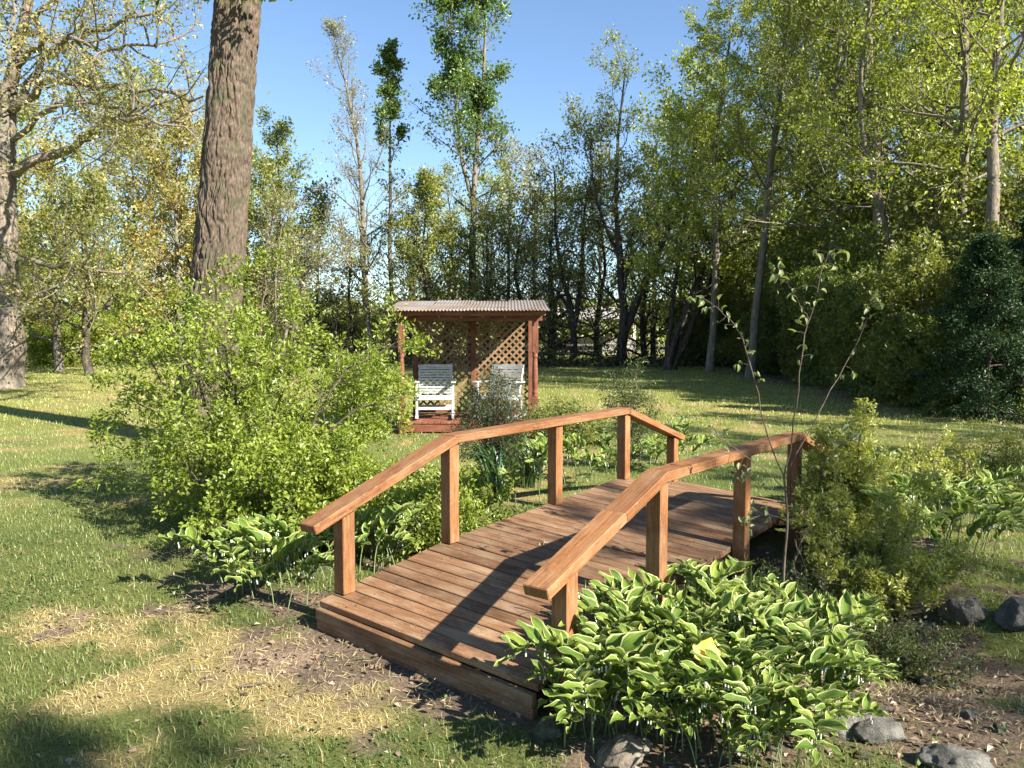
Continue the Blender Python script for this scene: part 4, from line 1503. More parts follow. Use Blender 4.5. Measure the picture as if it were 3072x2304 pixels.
# ------------------------------------------------------------------ gazebo
def gazebo():
    Yf = 13.1
    X0 = (1207 - CX) / F_PX * Yf
    X1 = (1605 - CX) / F_PX * Yf
    W, D = X1 - X0, 1.45
    t = thing('gazebo', 'small red-brown lattice-backed garden shelter with a corrugated roof', 'gazebo', (X0, Yf, gzf(X0, Yf)))
    fz = .19
    # floor boards run front to back
    n = 21
    for i in range(n):
        x = .045 + (W - .09) * i / (n - 1)
        board('floor_board', (x, -.06, fz - .016), (x, D + .1, fz - .016), (W - .09) / (n - 1) - .008, .032, M_GAZ, t)
    board('rim_joist', (-.07, -.035, .085), (W + .07, -.035, .085), .04, .125, M_GAZ, t)
    board('rim_joist', (-.05, D + .06, .085), (W + .05, D + .06, .085), .04, .125, M_GAZ, t)
    for x in (-.04, W + .04):
        board('rim_joist', (x, .0, .085), (x, D + .03, .085), .04, .125, M_GAZ, t)
    # turned front posts
    prof = [(.0, .62), (.052, .62), (.052, .65), (.036, .67), (.050, .69), (.050, .71), (.036, .73), (.046, .76), (.050, .95), (.046, 1.15), (.038, 1.27), (.036, 1.29), (.050, 1.31), (.050, 1.33),
            (.038, 1.35), (.052, 1.37), (.052, 1.39), (0, 1.39)]
    V, Q = lathe(prof, 14)
    for i, x in enumerate((0, W)):
        yy = -.10 if i == 0 else -.02
        ps = board('post', (x, yy, .0), (x, yy, .63), .104, .104, M_GAZ, t, up=Vector((0, 1, 0)), bev=.006)
        o = build('turned_shaft', V, Q, M_GAZ, t, True)
        o.location = (x, yy, 0)
        board('post', (x, yy, 1.38), (x, yy, 1.93), .104, .104, M_GAZ, t, up=Vector((0, 1, 0)), bev=.006)
    for x in (.04, W * .5 + .01, W - .04):
        board('post', (x, D, fz), (x, D, 2.09), .092, .092, M_GAZ, t, up=Vector((0, 1, 0)), bev=.005)
    # beams
    board('beam', (-.12, -.02, 2.0), (W + .12, -.02, 2.0), .05, .17, M_GAZ, t)
    board('beam', (-.10, D, 2.16), (W + .10, D, 2.16), .05, .13, M_GAZ, t)
    mb = plain('dull_bolt', (.35, .35, .36), .4, .1)
    for k in range(4):
        V2, Q2 = lathe([(0, 0), (.016, 0), (.016, .012), (.010, .018), (0, .018)], 8)
        o = build('bolt_head', V2, Q2, mb, t, False)
        o.location = (W * (.28 + .165 * k), -.045, 1.985)
        o.rotation_euler = (R(90), 0, 0)
    for x in (-.06, W * .33, W * .66, W + .06):
        board('rafter', (x, -.2, 2.045), (x, D + .2, 2.252), .04, .07, M_GAZ, t)
    # side rails
    for x in (.02, W - .02):
        board('side_rail', (x, .03, 1.97), (x, D - .05, 2.10), .04, .09, M_GAZ, t)
    # corrugated roof sheets
    nx = 150
    sheets = 4
    sw = (W + .44) / sheets
    rng = np.random.default_rng(4)
    for s in range(sheets):
        xs = np.linspace(-.22 + s * sw - .015, -.22 + (s + 1) * sw + .02, 56)
        ys = np.array([-.34, .3, .9, 1.35, D + .26])
        X, Y = np.meshgrid(xs, ys)
        sag = (rng.normal(0, .008, Y.shape[0]))[:, None]
        base = 2.085 + (Y + .3) * .125
        Z = base + .011 * np.sin(X * 2 * math.pi / .058) + sag + .004 * (s % 2) + .012 * (fbm(X * 2, Y * 2, 8 + s, 2) - .5)
        Yj = Y + np.where(Y < -.3, rng.normal(0, .01), 0)
        top = np.stack([X, Yj, Z + .002], -1).reshape(-1, 3)
        bot = np.stack([X, Yj, Z - .002], -1).reshape(-1, 3)
        nxs, nys = len(xs), len(ys)
        i = np.arange(nys - 1)[:, None] * nxs
        j = np.arange(nxs - 1)[None, :]
        Q = np.stack([i + j, i + j + 1, i + nxs + j + 1, i + nxs + j], -1).reshape(-1, 4)
        n0 = len(top)
        e = []
        for j in range(nxs - 1):
            e.append((j, n0 + j, n0 + j + 1, j + 1))
        build('roof_sheet', np.concatenate([top, bot]), np.concatenate([Q, Q[:, ::-1] + n0, np.array(e)]), M_ROOF, t, True)
    board('fascia_board', (-.17, -.22, 2.035), (W + .17, -.22, 2.035), .03, .08, M_GAZ, t)
    # lattice: two panels of crossed diagonal slats, each slat its own piece
    for (xa, xb) in ((.09, W * .5 - .04), (W * .5 + .06, W - .09)):
        za, zb = .24, 2.08
        pit = .135
        for lay in (0, 1):
            yl = D + .012 + .012 * lay
            sgn = 1 if lay == 0 else -1
            c = -(zb - za)
            while c < (xb - xa):
                # line x = xa + c + (z - za)  (or mirrored)
                zl = max(za, za - c)
                zh = min(zb, za + (xb - xa) - c)
                if zh - zl > .06:
                    x_l, x_h = xa + c + (zl - za), xa + c + (zh - za)
                    if sgn < 0:
                        x_l, x_h = xa + xb - x_l, xa + xb - x_h
                    board('lattice_slat', (x_l, yl, zl), (x_h, yl, zh), .010, .036, M_LATT, t, up=Vector((sgn * -1, 0, 1)), bev=0)
                c += pit
        for z in (.235, 2.09):
            board('lattice_frame', (xa - .02, D - .012, z), (xb + .02, D - .012, z), .03, .05, M_GAZ, t)
    return X0, Yf, W, D, fz


GX0, GY0, GW, GD, GFZ = gazebo()


def bent(name, a, b, wid, thk, mat, parent, bow=0.02, n=6, updir=(0, 0, 1)):
    """a slat from a to b that bows along y"""
    a, b = np.array(a, float), np.array(b, float)
    V, Q = [], []
    for i in range(n + 1):
        f = i / n
        c = a * (1 - f) + b * f + np.array((0, bow * 4 * f * (1 - f), 0))
        for dy, dz in ((-thk / 2, -wid / 2), (thk / 2, -wid / 2), (thk / 2, wid / 2), (-thk / 2, wid / 2)):
            V.append(c + np.array((0, dy, dz)))
    for i in range(n):
        for j in range(4):
            Q.append((i * 4 + j, i * 4 + (j + 1) % 4, i * 4 + 4 + (j + 1) % 4, i * 4 + 4 + j))
    Q.append((3, 2, 1, 0))
    Q.append((n * 4, n * 4 + 1, n * 4 + 2, n * 4 + 3))
    return build(name, V, np.array(Q), mat, parent, False)


def rocking_chair(label, x, y, rz, z):
    t = thing('rocking_chair', label, 'chair', (x, y, z), rz, 'white rocking chairs in the gazebo')
    hw = .315
    # rockers
    for s in (-1, 1):
        pts = [(s * hw, yy, .035 + .10 * (yy - .02) ** 2 * 1.6) for yy in np.linspace(-.42, .52, 12)]
        V, Q = [], []
        for p in pts:
            for dx, dz in ((-.018, -.026), (.018, -.026), (.018, .026), (-.018, .026)):
                V.append((p[0] + dx, p[1], p[2] + dz))
        for i in range(11):
            for j in range(4):
                Q.append((i * 4 + j, i * 4 + (j + 1) % 4, i * 4 + 4 + (j + 1) % 4, i * 4 + 4 + j))
        Q += [(3, 2, 1, 0), (44, 45, 46, 47)]
        build('rocker', V, np.array(Q), M_WHITE, t, False)
        board('leg', (s * hw, -.26, .06), (s * hw, -.26, .645), .045, .045, M_WHITE, t, up=Vector((0, 1, 0)))
        board('leg', (s * hw, .20, .05), (s * hw, .22, .40), .045, .045, M_WHITE, t, up=Vector((0, 1, 0)))
        board('back_post', (s * (hw - .025), .17, .34), (s * (hw - .03), .38, .90), .04, .04, M_WHITE, t, up=Vector((0, 1, 0)))
        board('armrest', (s * (hw + .012), -.34, .662), (s * (hw + .012), .30, .64), .085, .028, M_WHITE, t)
        board('seat_rail', (s * (hw - .02), -.25, .375), (s * (hw - .02), .22, .34), .03, .06, M_WHITE, t)
    board('stretcher', (-hw, -.26, .20), (hw, -.26, .20), .03, .05, M_WHITE, t)
    board('stretcher', (-hw, .20, .20), (hw, .20, .20), .03, .05, M_WHITE, t)
    board('seat_rail', (-hw, -.285, .385), (hw, -.285, .385), .028, .075, M_WHITE, t)
    for k in range(7):
        yy = -.25 + k * .067
        board('seat_slat', (-hw + .01, yy, .425 - k * .006), (hw - .01, yy, .425 - k * .006), .056, .016, M_WHITE, t)
    for k in range(10):
        f = k / 9
        zz = .45 + f * .43
        yy = .20 + f * .165
        bent('back_slat', (-hw + .012, yy - .025, zz), (hw - .012, yy - .025, zz), .033, .014, M_WHITE, t, .02 + .004 * (k % 2))
    bent('crest_rail', (-hw + .0, .355, .925), (hw - .0, .355, .925), .050, .022, M_WHITE, t, .02)
    return t


gzg = gzf(GX0, GY0)
rocking_chair('white slatted rocking chair facing straight out of the gazebo', -1.37, 13.68, R(4), gzg + GFZ)
rocking_chair('white slatted rocking chair turned sideways behind the small dark shrub', -.22, 13.72, R(-24), gzg + GFZ)


# ------------------------------------------------------------------ variegated Solomon's seal style plants
def leaf_mesh(name, L, W, droop, cup, wave, seed):
    rng = np.random.default_rng(seed)
    nu, nv = 5, 7
    V, UV = [], []
    for j in range(nv):
        v = j / (nv - 1)
        hw = W * .5 * (math.sin(math.pi * (v * .98 + .01) ** .78) ** 1.1 if v < 1 else 0)
        hw = max(hw, .0012)
        for i in range(nu):
            u = i / (nu - 1) * 2 - 1
            x = L * v
            y = hw * u
            z = cup * abs(u) ** 1.5 * hw * 1.0 - droop * L * v * v + .10 * L * v + wave * L * math.sin(v * 9 + seed) * u * .12
            V.append((x, y, z))
            UV.append((i / (nu - 1), v))
    Q = []
    for j in range(nv - 1):
        for i in range(nu - 1):
            a = j * nu + i
            Q.append((a, a + nu, a + nu + 1, a + 1))
    o = build(name, V, np.array(Q), M_VAR, None, True, None, UV)
    me = o.data
    bpy.data.objects.remove(o)
    return me


LEAVES = [leaf_mesh('leaf', .124, .058, .22, .55, .5, 1), leaf_mesh('leaf', .114, .054, .05, .75, .4, 2), leaf_mesh('leaf', .098, .038, .42, .4, .8, 3), leaf_mesh('leaf', .130, .047, .14, .6, .6, 4), leaf_mesh('leaf', .085, .034, .0, .9, .5, 5)]


def bell_mesh():
    V, Q = lathe([(.0012, 0), (.0032, -.003), (.0034, -.015), (.0044, -.019)], 6)
    return V, Q


def seal_proto(seed, label, group):
    rng = np.random.default_rng(seed)
    t = thing('variegated_plant', label, 'plant', (0, 0, 0), 0, group)
    H = rng.uniform(.22, .34)
    reach = rng.uniform(.20, .30)
    P = smooth_path([(0, 0, -.02), (.03, 0, H * .45), (.08, rng.normal(0, .01), H * .82), (.07 + reach * .55, rng.normal(0, .02), H * 1.02), (.07 + reach, rng.normal(0, .03), H * .98)], 16)
    g = Geo()
    g.tube(P, np.linspace(.0042, .0016, 16), 5)
    g.build('stem', M_STEM, t, True)
    n = int(rng.integers(13, 18))
    fl = Geo()
    for i in range(n):
        f = .30 + .70 * i / (n - 1)
        p, T = along(P, min(f, .995))
        side = 1 if i % 2 else -1
        lat = unit(np.cross(np.array((0, 0, 1.0)), T)) * side
        if i == n - 1:
            d = unit(T + np.array((0, 0, .15)))
        else:
            d = unit(lat * rng.uniform(.75, 1.0) + T * rng.uniform(.35, .75) + np.array((0, 0, rng.uniform(.25, .95))))
        nrm = np.array((0, 0, 1.0)) + lat * rng.uniform(-.35, .1) + rng.normal(0, .15, 3)
        y = unit(np.cross(nrm, d))
        z = np.cross(d, y)
        s = (1.12 - .38 * abs(f - .62) / .4) * rng.uniform(.85, 1.12)
        if i == n - 1:
            s *= .75
        m = Matrix((tuple(d * s), tuple(y * s), tuple(z * s))).transposed().to_4x4()
        m.translation = Vector(p)
        o = link_mesh('leaf', LEAVES[int(rng.integers(0, 5))], t)
        o.matrix_local = m
        if .45 < f < .9:
            for q in range(2 if i % 3 == 0 else 0):
                V, Q = bell_mesh()
                c = p + lat * .012 * (q + .3) + np.array((rng.normal(0, .006), rng.normal(0, .006), -.014 - .006 * q))
                fl.add(V + c, Q)
    o = fl.build('bell_flowers', M_PETAL, t, True)
    o['kind'] = 'stuff'
    return t


NEARL = "white-edged green leafy plant in the big clump over the bridge's front corner"
NEARG = 'variegated plants beside the front corner of the bridge'
protos_s = [seal_proto(200 + i, NEARL, NEARG) for i in range(7)]
first = [True] * 7


def put_seal(i, x, y, rz, scl, label, group, tilt=(0, 0)):
    k = i % 7
    if first[k]:
        o = protos_s[k]
        first[k] = False
    else:
        o = copy_tree(protos_s[k])
    o.location = (x, y, gzf(x, y))
    o.rotation_euler = (tilt[0], tilt[1], rz)
    o.scale = (scl, scl, scl)
    o['label'] = label
    o['group'] = group


def seal_patch(poly_px, n, label, group, seed, scl=1.0, mind=.075, centre=None, avoid=True):
    """scatter inside a ground outline given as photo pixels of the plants' feet"""
    rng = np.random.default_rng(seed)
    pg = [G(*p) for p in poly_px]
    xs, ys = [p.x for p in pg], [p.y for p in pg]
    cx, cy = np.mean(xs), np.mean(ys)

    def inside(x, y):
        c = False
        j = len(pg) - 1
        for i in range(len(pg)):
            if (ys[i] > y) != (ys[j] > y) and x < (xs[j] - xs[i]) * (y - ys[i]) / (ys[j] - ys[i]) + xs[i]:
                c = not c
            j = i
        return c
    got = []
    tries = 0
    while len(got) < n and tries < 20000:
        tries += 1
        x, y = rng.uniform(min(xs), max(xs)), rng.uniform(min(ys), max(ys))
        if not inside(x, y):
            continue
        s, w = to_sw(x, y)
        if avoid and -.06 < s < 4.6 and -.05 < w < BWID + .09:
            continue
        if any((x - a) ** 2 + (y - b) ** 2 < mind ** 2 for a, b in got):
            continue
        got.append((x, y))
    for i, (x, y) in enumerate(got):
        out = math.atan2(y - cy, x - cx)
        rz = out + rng.normal(0, .9) if rng.random() < .75 else rng.uniform(0, 6.28)
        put_seal(int(rng.integers(0, 7)), x, y, rz, scl * rng.uniform(.8, 1.2), label, group, (rng.normal(0, .08), rng.normal(0, .08)))
    return got


seal_patch([(1640, 2105), (1700, 2150), (1950, 2200), (2200, 2310), (2360, 2330), (2450, 2230), (2480, 2080), (2500, 2000), (2420, 1900), (2250, 1800), (2050, 1740), (1850, 1760), (1720, 1900)],
           120, NEARL, NEARG, 301, .98, .066)
seal_patch([(1690, 2165), (1800, 2215), (2000, 2265), (2200, 2330), (2420, 2330), (2500, 2220), (2540, 2080), (2450, 2100), (2380, 2230), (2200, 2240), (1950, 2160), (1750, 2110)],
           32, NEARL, NEARG, 311, .70, .085)
for k_, (x_, y_, r_z, s_) in enumerate([(.40, 3.22, -1.2, 1.1), (.27, 3.24, -1.0, 1.3), (.33, 3.17, -.6, 1.25), (.22, 3.12, -1.4, 1.1), (.34, 3.08, -2.0, 1.0), (.50, 3.10, -.8, 1.05), (.44, 3.36, 1.2, 1.2), (.56, 3.28, .4, 1.2)]):
    put_seal(k_ + 2, x_, y_, r_z, s_, NEARL, NEARG)
seal_patch([(650, 1790), (760, 1830), (900, 1835), (960, 1800), (1040, 1770), (1150, 1700), (1230, 1660), (1180, 1620), (1000, 1650), (800, 1700)], 46,
           'fresh green white-edged plant in the clump under the shrub beside the bridge post', 'variegated plants between shrub and bridge', 302, 1.0, .07)
seal_patch([(1530, 1520), (1640, 1505), (1850, 1450), (2030, 1425), (2100, 1400), (2000, 1375), (1800, 1390), (1620, 1430)], 40,
           'white-edged plant in the shady clump behind the far handrail', 'variegated plants behind the bridge', 303, 1.15, .11)
seal_patch([(2700, 1700), (2860, 1720), (2990, 1690), (3020, 1600), (2960, 1530), (2800, 1500), (2640, 1510), (2580, 1560), (2640, 1640)], 54,
           'bluish green white-edged plant in the shaded clump by the boulders', 'variegated plants by the boulders', 304, 1.15, .09)


# ------------------------------------------------------------------ shrubs
def shrub(name, label, base, seed, stems, spec, group=None, leafmat=None, bark=M_TWIG):
    return make_plant(name, label, 'shrub', (base.x, base.y, gzf(base.x, base.y)), seed, stems, spec, bark, leafmat, group, 'stem', 'foliage')


def fan_stems(n, spread, H, rng, r=.018, lean=(0, 0), lo=.85, hi=1.1):
    st = []
    for i in range(n):
        a = i * 2.4 + rng.uniform(-.3, .3)
        q = math.sqrt((i + .5) / n)
        dx, dy = spread * q * math.cos(a) + lean[0], spread * q * math.sin(a) + lean[1]
        h = H * (1.05 - .45 * q * q) * rng.uniform(lo, hi)
        st.append(([(dx * .06, dy * .06, -.03), (dx * .35, dy * .35, h * .4), (dx * .75, dy * .75, h * .78), (dx, dy, h)], r, .004))
    return st


r_ = np.random.default_rng(400)
b = G(790, 1560)
shrub('tall_shrub', 'large airy shrub with bright yellow-green leaves in front of the leaning trunk', Vector((-2.65, 7.6, 0)), 401,
      fan_stems(11, 1.12, 2.25, r_, .024, (0, 0), .75, 1.12) + [([(.1, 0, 0), (.55, .1, .6), (1.0, .1, 1.3), (1.5, .2, 1.62)], .02, .004), ([(.2, 0, 0), (.6, -.1, .5), (1.1, -.1, .9), (1.5, -.1, 1.0)], .016, .004),
      ([(-.1, 0, 0), (-.7, .1, .7), (-1.35, .1, 1.2)], .02, .004), ([(-.1, 0, 0), (-.6, -.1, .5), (-1.25, -.2, .62)], .016, .004)],
      dict(n1=15, n2=5, n3=4, len1=.62, c0=.12, a1=65, lpt=5.2, lsize=.050, aspect=.5, pal=SHRUB, spread=.022, rmin=.0018, l3min=.10, w1=.14, tseg=10, sides=6, flare=1, small=True, up1=.02,
           prof=lambda q: 1.1 - .5 * q))
shrub('low_shrub', 'dense low shrub with rounded lime-green leaves beside the bridge', Vector((-1.68, 6.05, 0)), 402, fan_stems(15, .72, .74, r_, .010, (0, 0), .6, 1.2),
      dict(n1=15, n2=4, n3=3, len1=.30, c0=.10, a1=60, lpt=9, lsize=.040, aspect=.62, pal=SHRUB, spread=.028, rmin=.0013, l3min=.07, tseg=8, sides=5, flare=1, small=True))
shrub('low_shrub', 'dense leafy shrub spreading onto the lawn under the airy shrub', Vector((-2.3, 6.45, 0)), 403, fan_stems(12, .66, .95, r_, .010, (0, 0), .6, 1.2),
      dict(n1=15, n2=4, n3=3, len1=.34, c0=.10, a1=60, lpt=8, lsize=.040, aspect=.6, pal=SHRUB, spread=.03, rmin=.0013, l3min=.07, tseg=8, sides=5, flare=1, small=True))
shrub('low_shrub', 'green shrub growing behind the first bridge posts', Vector((-.62, 6.35, 0)), 404, fan_stems(13, .62, .62, r_, .009),
      dict(n1=14, n2=4, n3=3, len1=.28, c0=.10, a1=60, lpt=7, lsize=.042, aspect=.5, pal=SHRUB, spread=.03, rmin=.0013, l3min=.07, tseg=8, sides=5, flare=1, small=True))
shrub('corner_shrub', 'small bright shrub at the corner of the gazebo floor', Vector((-2.35, 12.2, 0)), 405, fan_stems(16, .62, 1.15, r_, .012),
      dict(n1=13, n2=4, n3=3, len1=.34, c0=.05, a1=60, lpt=7, lsize=.055, aspect=.45, pal=SHRUB, spread=.04, rmin=.0018, l3min=.09, tseg=8, sides=5, flare=1, small=True))
shrub('dark_shrub', 'small dark feathery shrub in front of the sideways rocking chair', Vector((-.22, 8.2, 0)), 406, fan_stems(11, .34, 1.05, r_, .009),
      dict(n1=18, n2=4, n3=3, len1=.22, c0=.05, a1=50, lpt=9, lsize=.028, aspect=.35, pal=[(.03, .045, .018), (.06, .08, .025), (.10, .12, .03)], spread=.022, rmin=.0015, l3min=.06, tseg=8, sides=5, flare=1, small=True))
shrub('wispy_shrub', 'wispy upright shrub behind the top of the far handrail', at(1885, 1240, 9.4), 407, fan_stems(7, .30, 1.12, r_, .007),
      dict(n1=16, n2=3, n3=3, len1=.22, c0=.05, a1=45, lpt=6, lsize=.034, aspect=.4, pal=[(.05, .07, .025), (.09, .12, .035), (.14, .17, .05)], spread=.025, rmin=.0014, l3min=.06, tseg=8, sides=5, flare=1, small=True))
shrub('low_shrub', 'low dull-green shrub beside the gazebo front corner', at(1690, 1290, 11.6), 408, fan_stems(12, .55, .42, r_, .008),
      dict(n1=13, n2=4, n3=3, len1=.28, c0=.05, a1=60, lpt=7, lsize=.05, aspect=.45, pal=OLIVE, spread=.035, rmin=.0015, l3min=.08, tseg=7, sides=5, flare=1, small=True))
# yellow-green privet by the far bridge corner
shrub('privet_shrub', 'upright yellow-green privet growing against the last bridge post', Vector((2.52, 5.75, 0)), 411, fan_stems(20, .26, .86, r_, .007, (-.04, .0), .5, 1.25),
      dict(n1=16, n2=3, n3=3, len1=.17, c0=.10, a1=40, lpt=9, lsize=.034, aspect=.42, pal=PRIVET, spread=.012, rmin=.0012, l3min=.06, tseg=9, sides=5, flare=1, small=True, up1=.22, twob=.012))
shrub('privet_shrub', 'bushy yellow-green privet between the sapling and the boulders', Vector((2.38, 4.95, 0)), 412, fan_stems(20, .46, .60, r_, .007, (0, 0), .4, 1.4),
      dict(n1=15, n2=3, n3=3, len1=.19, c0=.10, a1=42, lpt=9, lsize=.033, aspect=.42, pal=PRIVET, spread=.012, rmin=.0012, l3min=.06, tseg=9, sides=5, flare=1, small=True, up1=.22, twob=.012))
for i, (px, py, Y, h) in enumerate([(2700, 1480, 6.4, .62), (2800, 1450, 6.8, .70), (2890, 1440, 7.0, .75), (3010, 1430, 7.4, .72), (3090, 1430, 7.2, .70), (2640, 1500, 6.2, .45)]):
    shrub('privet_sprig', 'thin upright privet sprig rising behind the shaded clump', Vector(((px - CX) / F_PX * Y, Y, 0)), 420 + i, fan_stems(4, .18, h, r_, .006),
          dict(n1=15, n2=3, n3=2, len1=.16, c0=.12, a1=45, lpt=5, lsize=.034, aspect=.45, pal=PRIVET, spread=.016, rmin=.0012, l3min=.05, tseg=8, sides=5, flare=1, small=True, up1=.1),
          'privet sprigs behind the shaded clump')
shrub('ground_shrub', 'tiny-leaved green shrub at the foot of the sapling', Vector((1.72, 4.62, 0)), 430, fan_stems(12, .36, .34, r_, .006),
      dict(n1=13, n2=3, n3=3, len1=.18, c0=.05, a1=55, lpt=6, lsize=.026, aspect=.45, pal=[(.06, .085, .025), (.11, .14, .04), (.17, .2, .06)], spread=.018, rmin=.001, l3min=.05, tseg=7, sides=5, flare=1, small=True))
shrub('ground_shrub', 'low shaded shrublet spreading behind the big clump', Vector((2.1, 4.25, 0)), 431, fan_stems(12, .42, .20, r_, .005),
      dict(n1=13, n2=3, n3=3, len1=.16, c0=.05, a1=55, lpt=6, lsize=.024, aspect=.45, pal=[(.06, .085, .025), (.11, .14, .04), (.17, .2, .06)], spread=.018, rmin=.001, l3min=.05, tseg=7, sides=5, flare=1, small=True))


# ------------------------------------------------------------------ strap-leaved clumps
def strap_clump(name, label, x, y, n, L, seed, wid=.016, pal=((.03, .075, .025), (.06, .12, .035), (.10, .16, .05)), spread=.12):
    rng = np.random.default_rng(seed)
    t = thing(name, label, 'plant', (x, y, gzf(x, y)))
    for k in range(n):
        a = rng.uniform(0, 6.28)
        l = L * rng.uniform(.6, 1.1)
        reach = l * rng.uniform(.25, .75)
        b0 = rng.normal(0, spread * .4, 2)
        ctrl = [(b0[0], b0[1], -.01), (b0[0] + math.cos(a) * reach * .3, b0[1] + math.sin(a) * reach * .3, l * .62), (b0[0] + math.cos(a) * reach * .75, b0[1] + math.sin(a) * reach * .75, l * .82),
                (b0[0] + math.cos(a) * reach * 1.1, b0[1] + math.sin(a) * reach * 1.1, l * rng.uniform(.5, .8))]
        P = smooth_path(ctrl, 8)
        sd = np.array((-math.sin(a), math.cos(a), 0))
        w = wid * np.array([.7, .9, 1, 1, .95, .8, .5, .05])[:, None] / 2
        Lf, Rt = P + sd * w, P - sd * w
        M_ = P - np.array((0, 0, wid * .25))
        V = np.stack([Lf, M_, Rt], 1).reshape(-1, 3)
        Q = []
        for i in range(7):
            for j in range(2):
                q = i * 3 + j
                Q.append((q, q + 1, q + 4, q + 3))
        c0 = np.array(pal[int(rng.integers(0, 3))]) * rng.uniform(.8, 1.2)
        build('blade', V, np.array(Q), M_GLOSSLEAF, t, True, np.repeat(c0[None], len(V), 0))
    return t


p = G(1500, 1500)
strap_clump('daylily_clump', 'dark green strap-leaved clump in the ditch behind the handrail', p.x, p.y, 46, .62, 501, .022)
p = G(1590, 1470)
strap_clump('daylily_clump', 'arching strap-leaved clump next to the shaded white-edged plants', p.x, p.y, 36, .62, 502, .022)
p = G(1840, 1850)
strap_clump('grass_tuft', 'thin upright grassy tuft among the white-edged plants by the handrail end', .47, 4.02, 60, .40, 503, .006, ((.06, .11, .03), (.10, .16, .05), (.16, .2, .07)), .24)
p = G(1660, 1750)
strap_clump('grass_tuft', 'loose green tuft hugging the bridge edge beneath the spliced handrail', .30, 3.72, 26, .36, 504, .008, ((.06, .11, .03), (.10, .16, .05), (.16, .2, .07)), .15)
p = G(2800, 1640)
strap_clump('blue_tuft', 'bluish strap leaves on the bare ground under the privet', *G(2770, 1815).xy, 7, .12, 505, .020, ((.06, .11, .08), (.09, .15, .10), (.12, .18, .12)), .05)
strap_clump('blue_tuft', 'bluish grassy tuft rising among the shaded clump by the privet', *G(2640, 1590).xy, 40, .52, 506, .016, ((.06, .12, .07), (.09, .16, .09), (.13, .2, .12)), .22)
for i, (px, py) in enumerate([(1010, 1660), (1160, 1600), (1230, 1560), (1380, 1600)]):
    q = G(px, py)
    strap_clump('grass_tuft', 'long green grass tuft growing along the ditch beside the bridge', q.x, q.y, 26, .30, 510 + i, .007, ((.05, .10, .03), (.10, .15, .05), (.16, .2, .07)), .16)['group'] = 'grass tufts along the ditch'


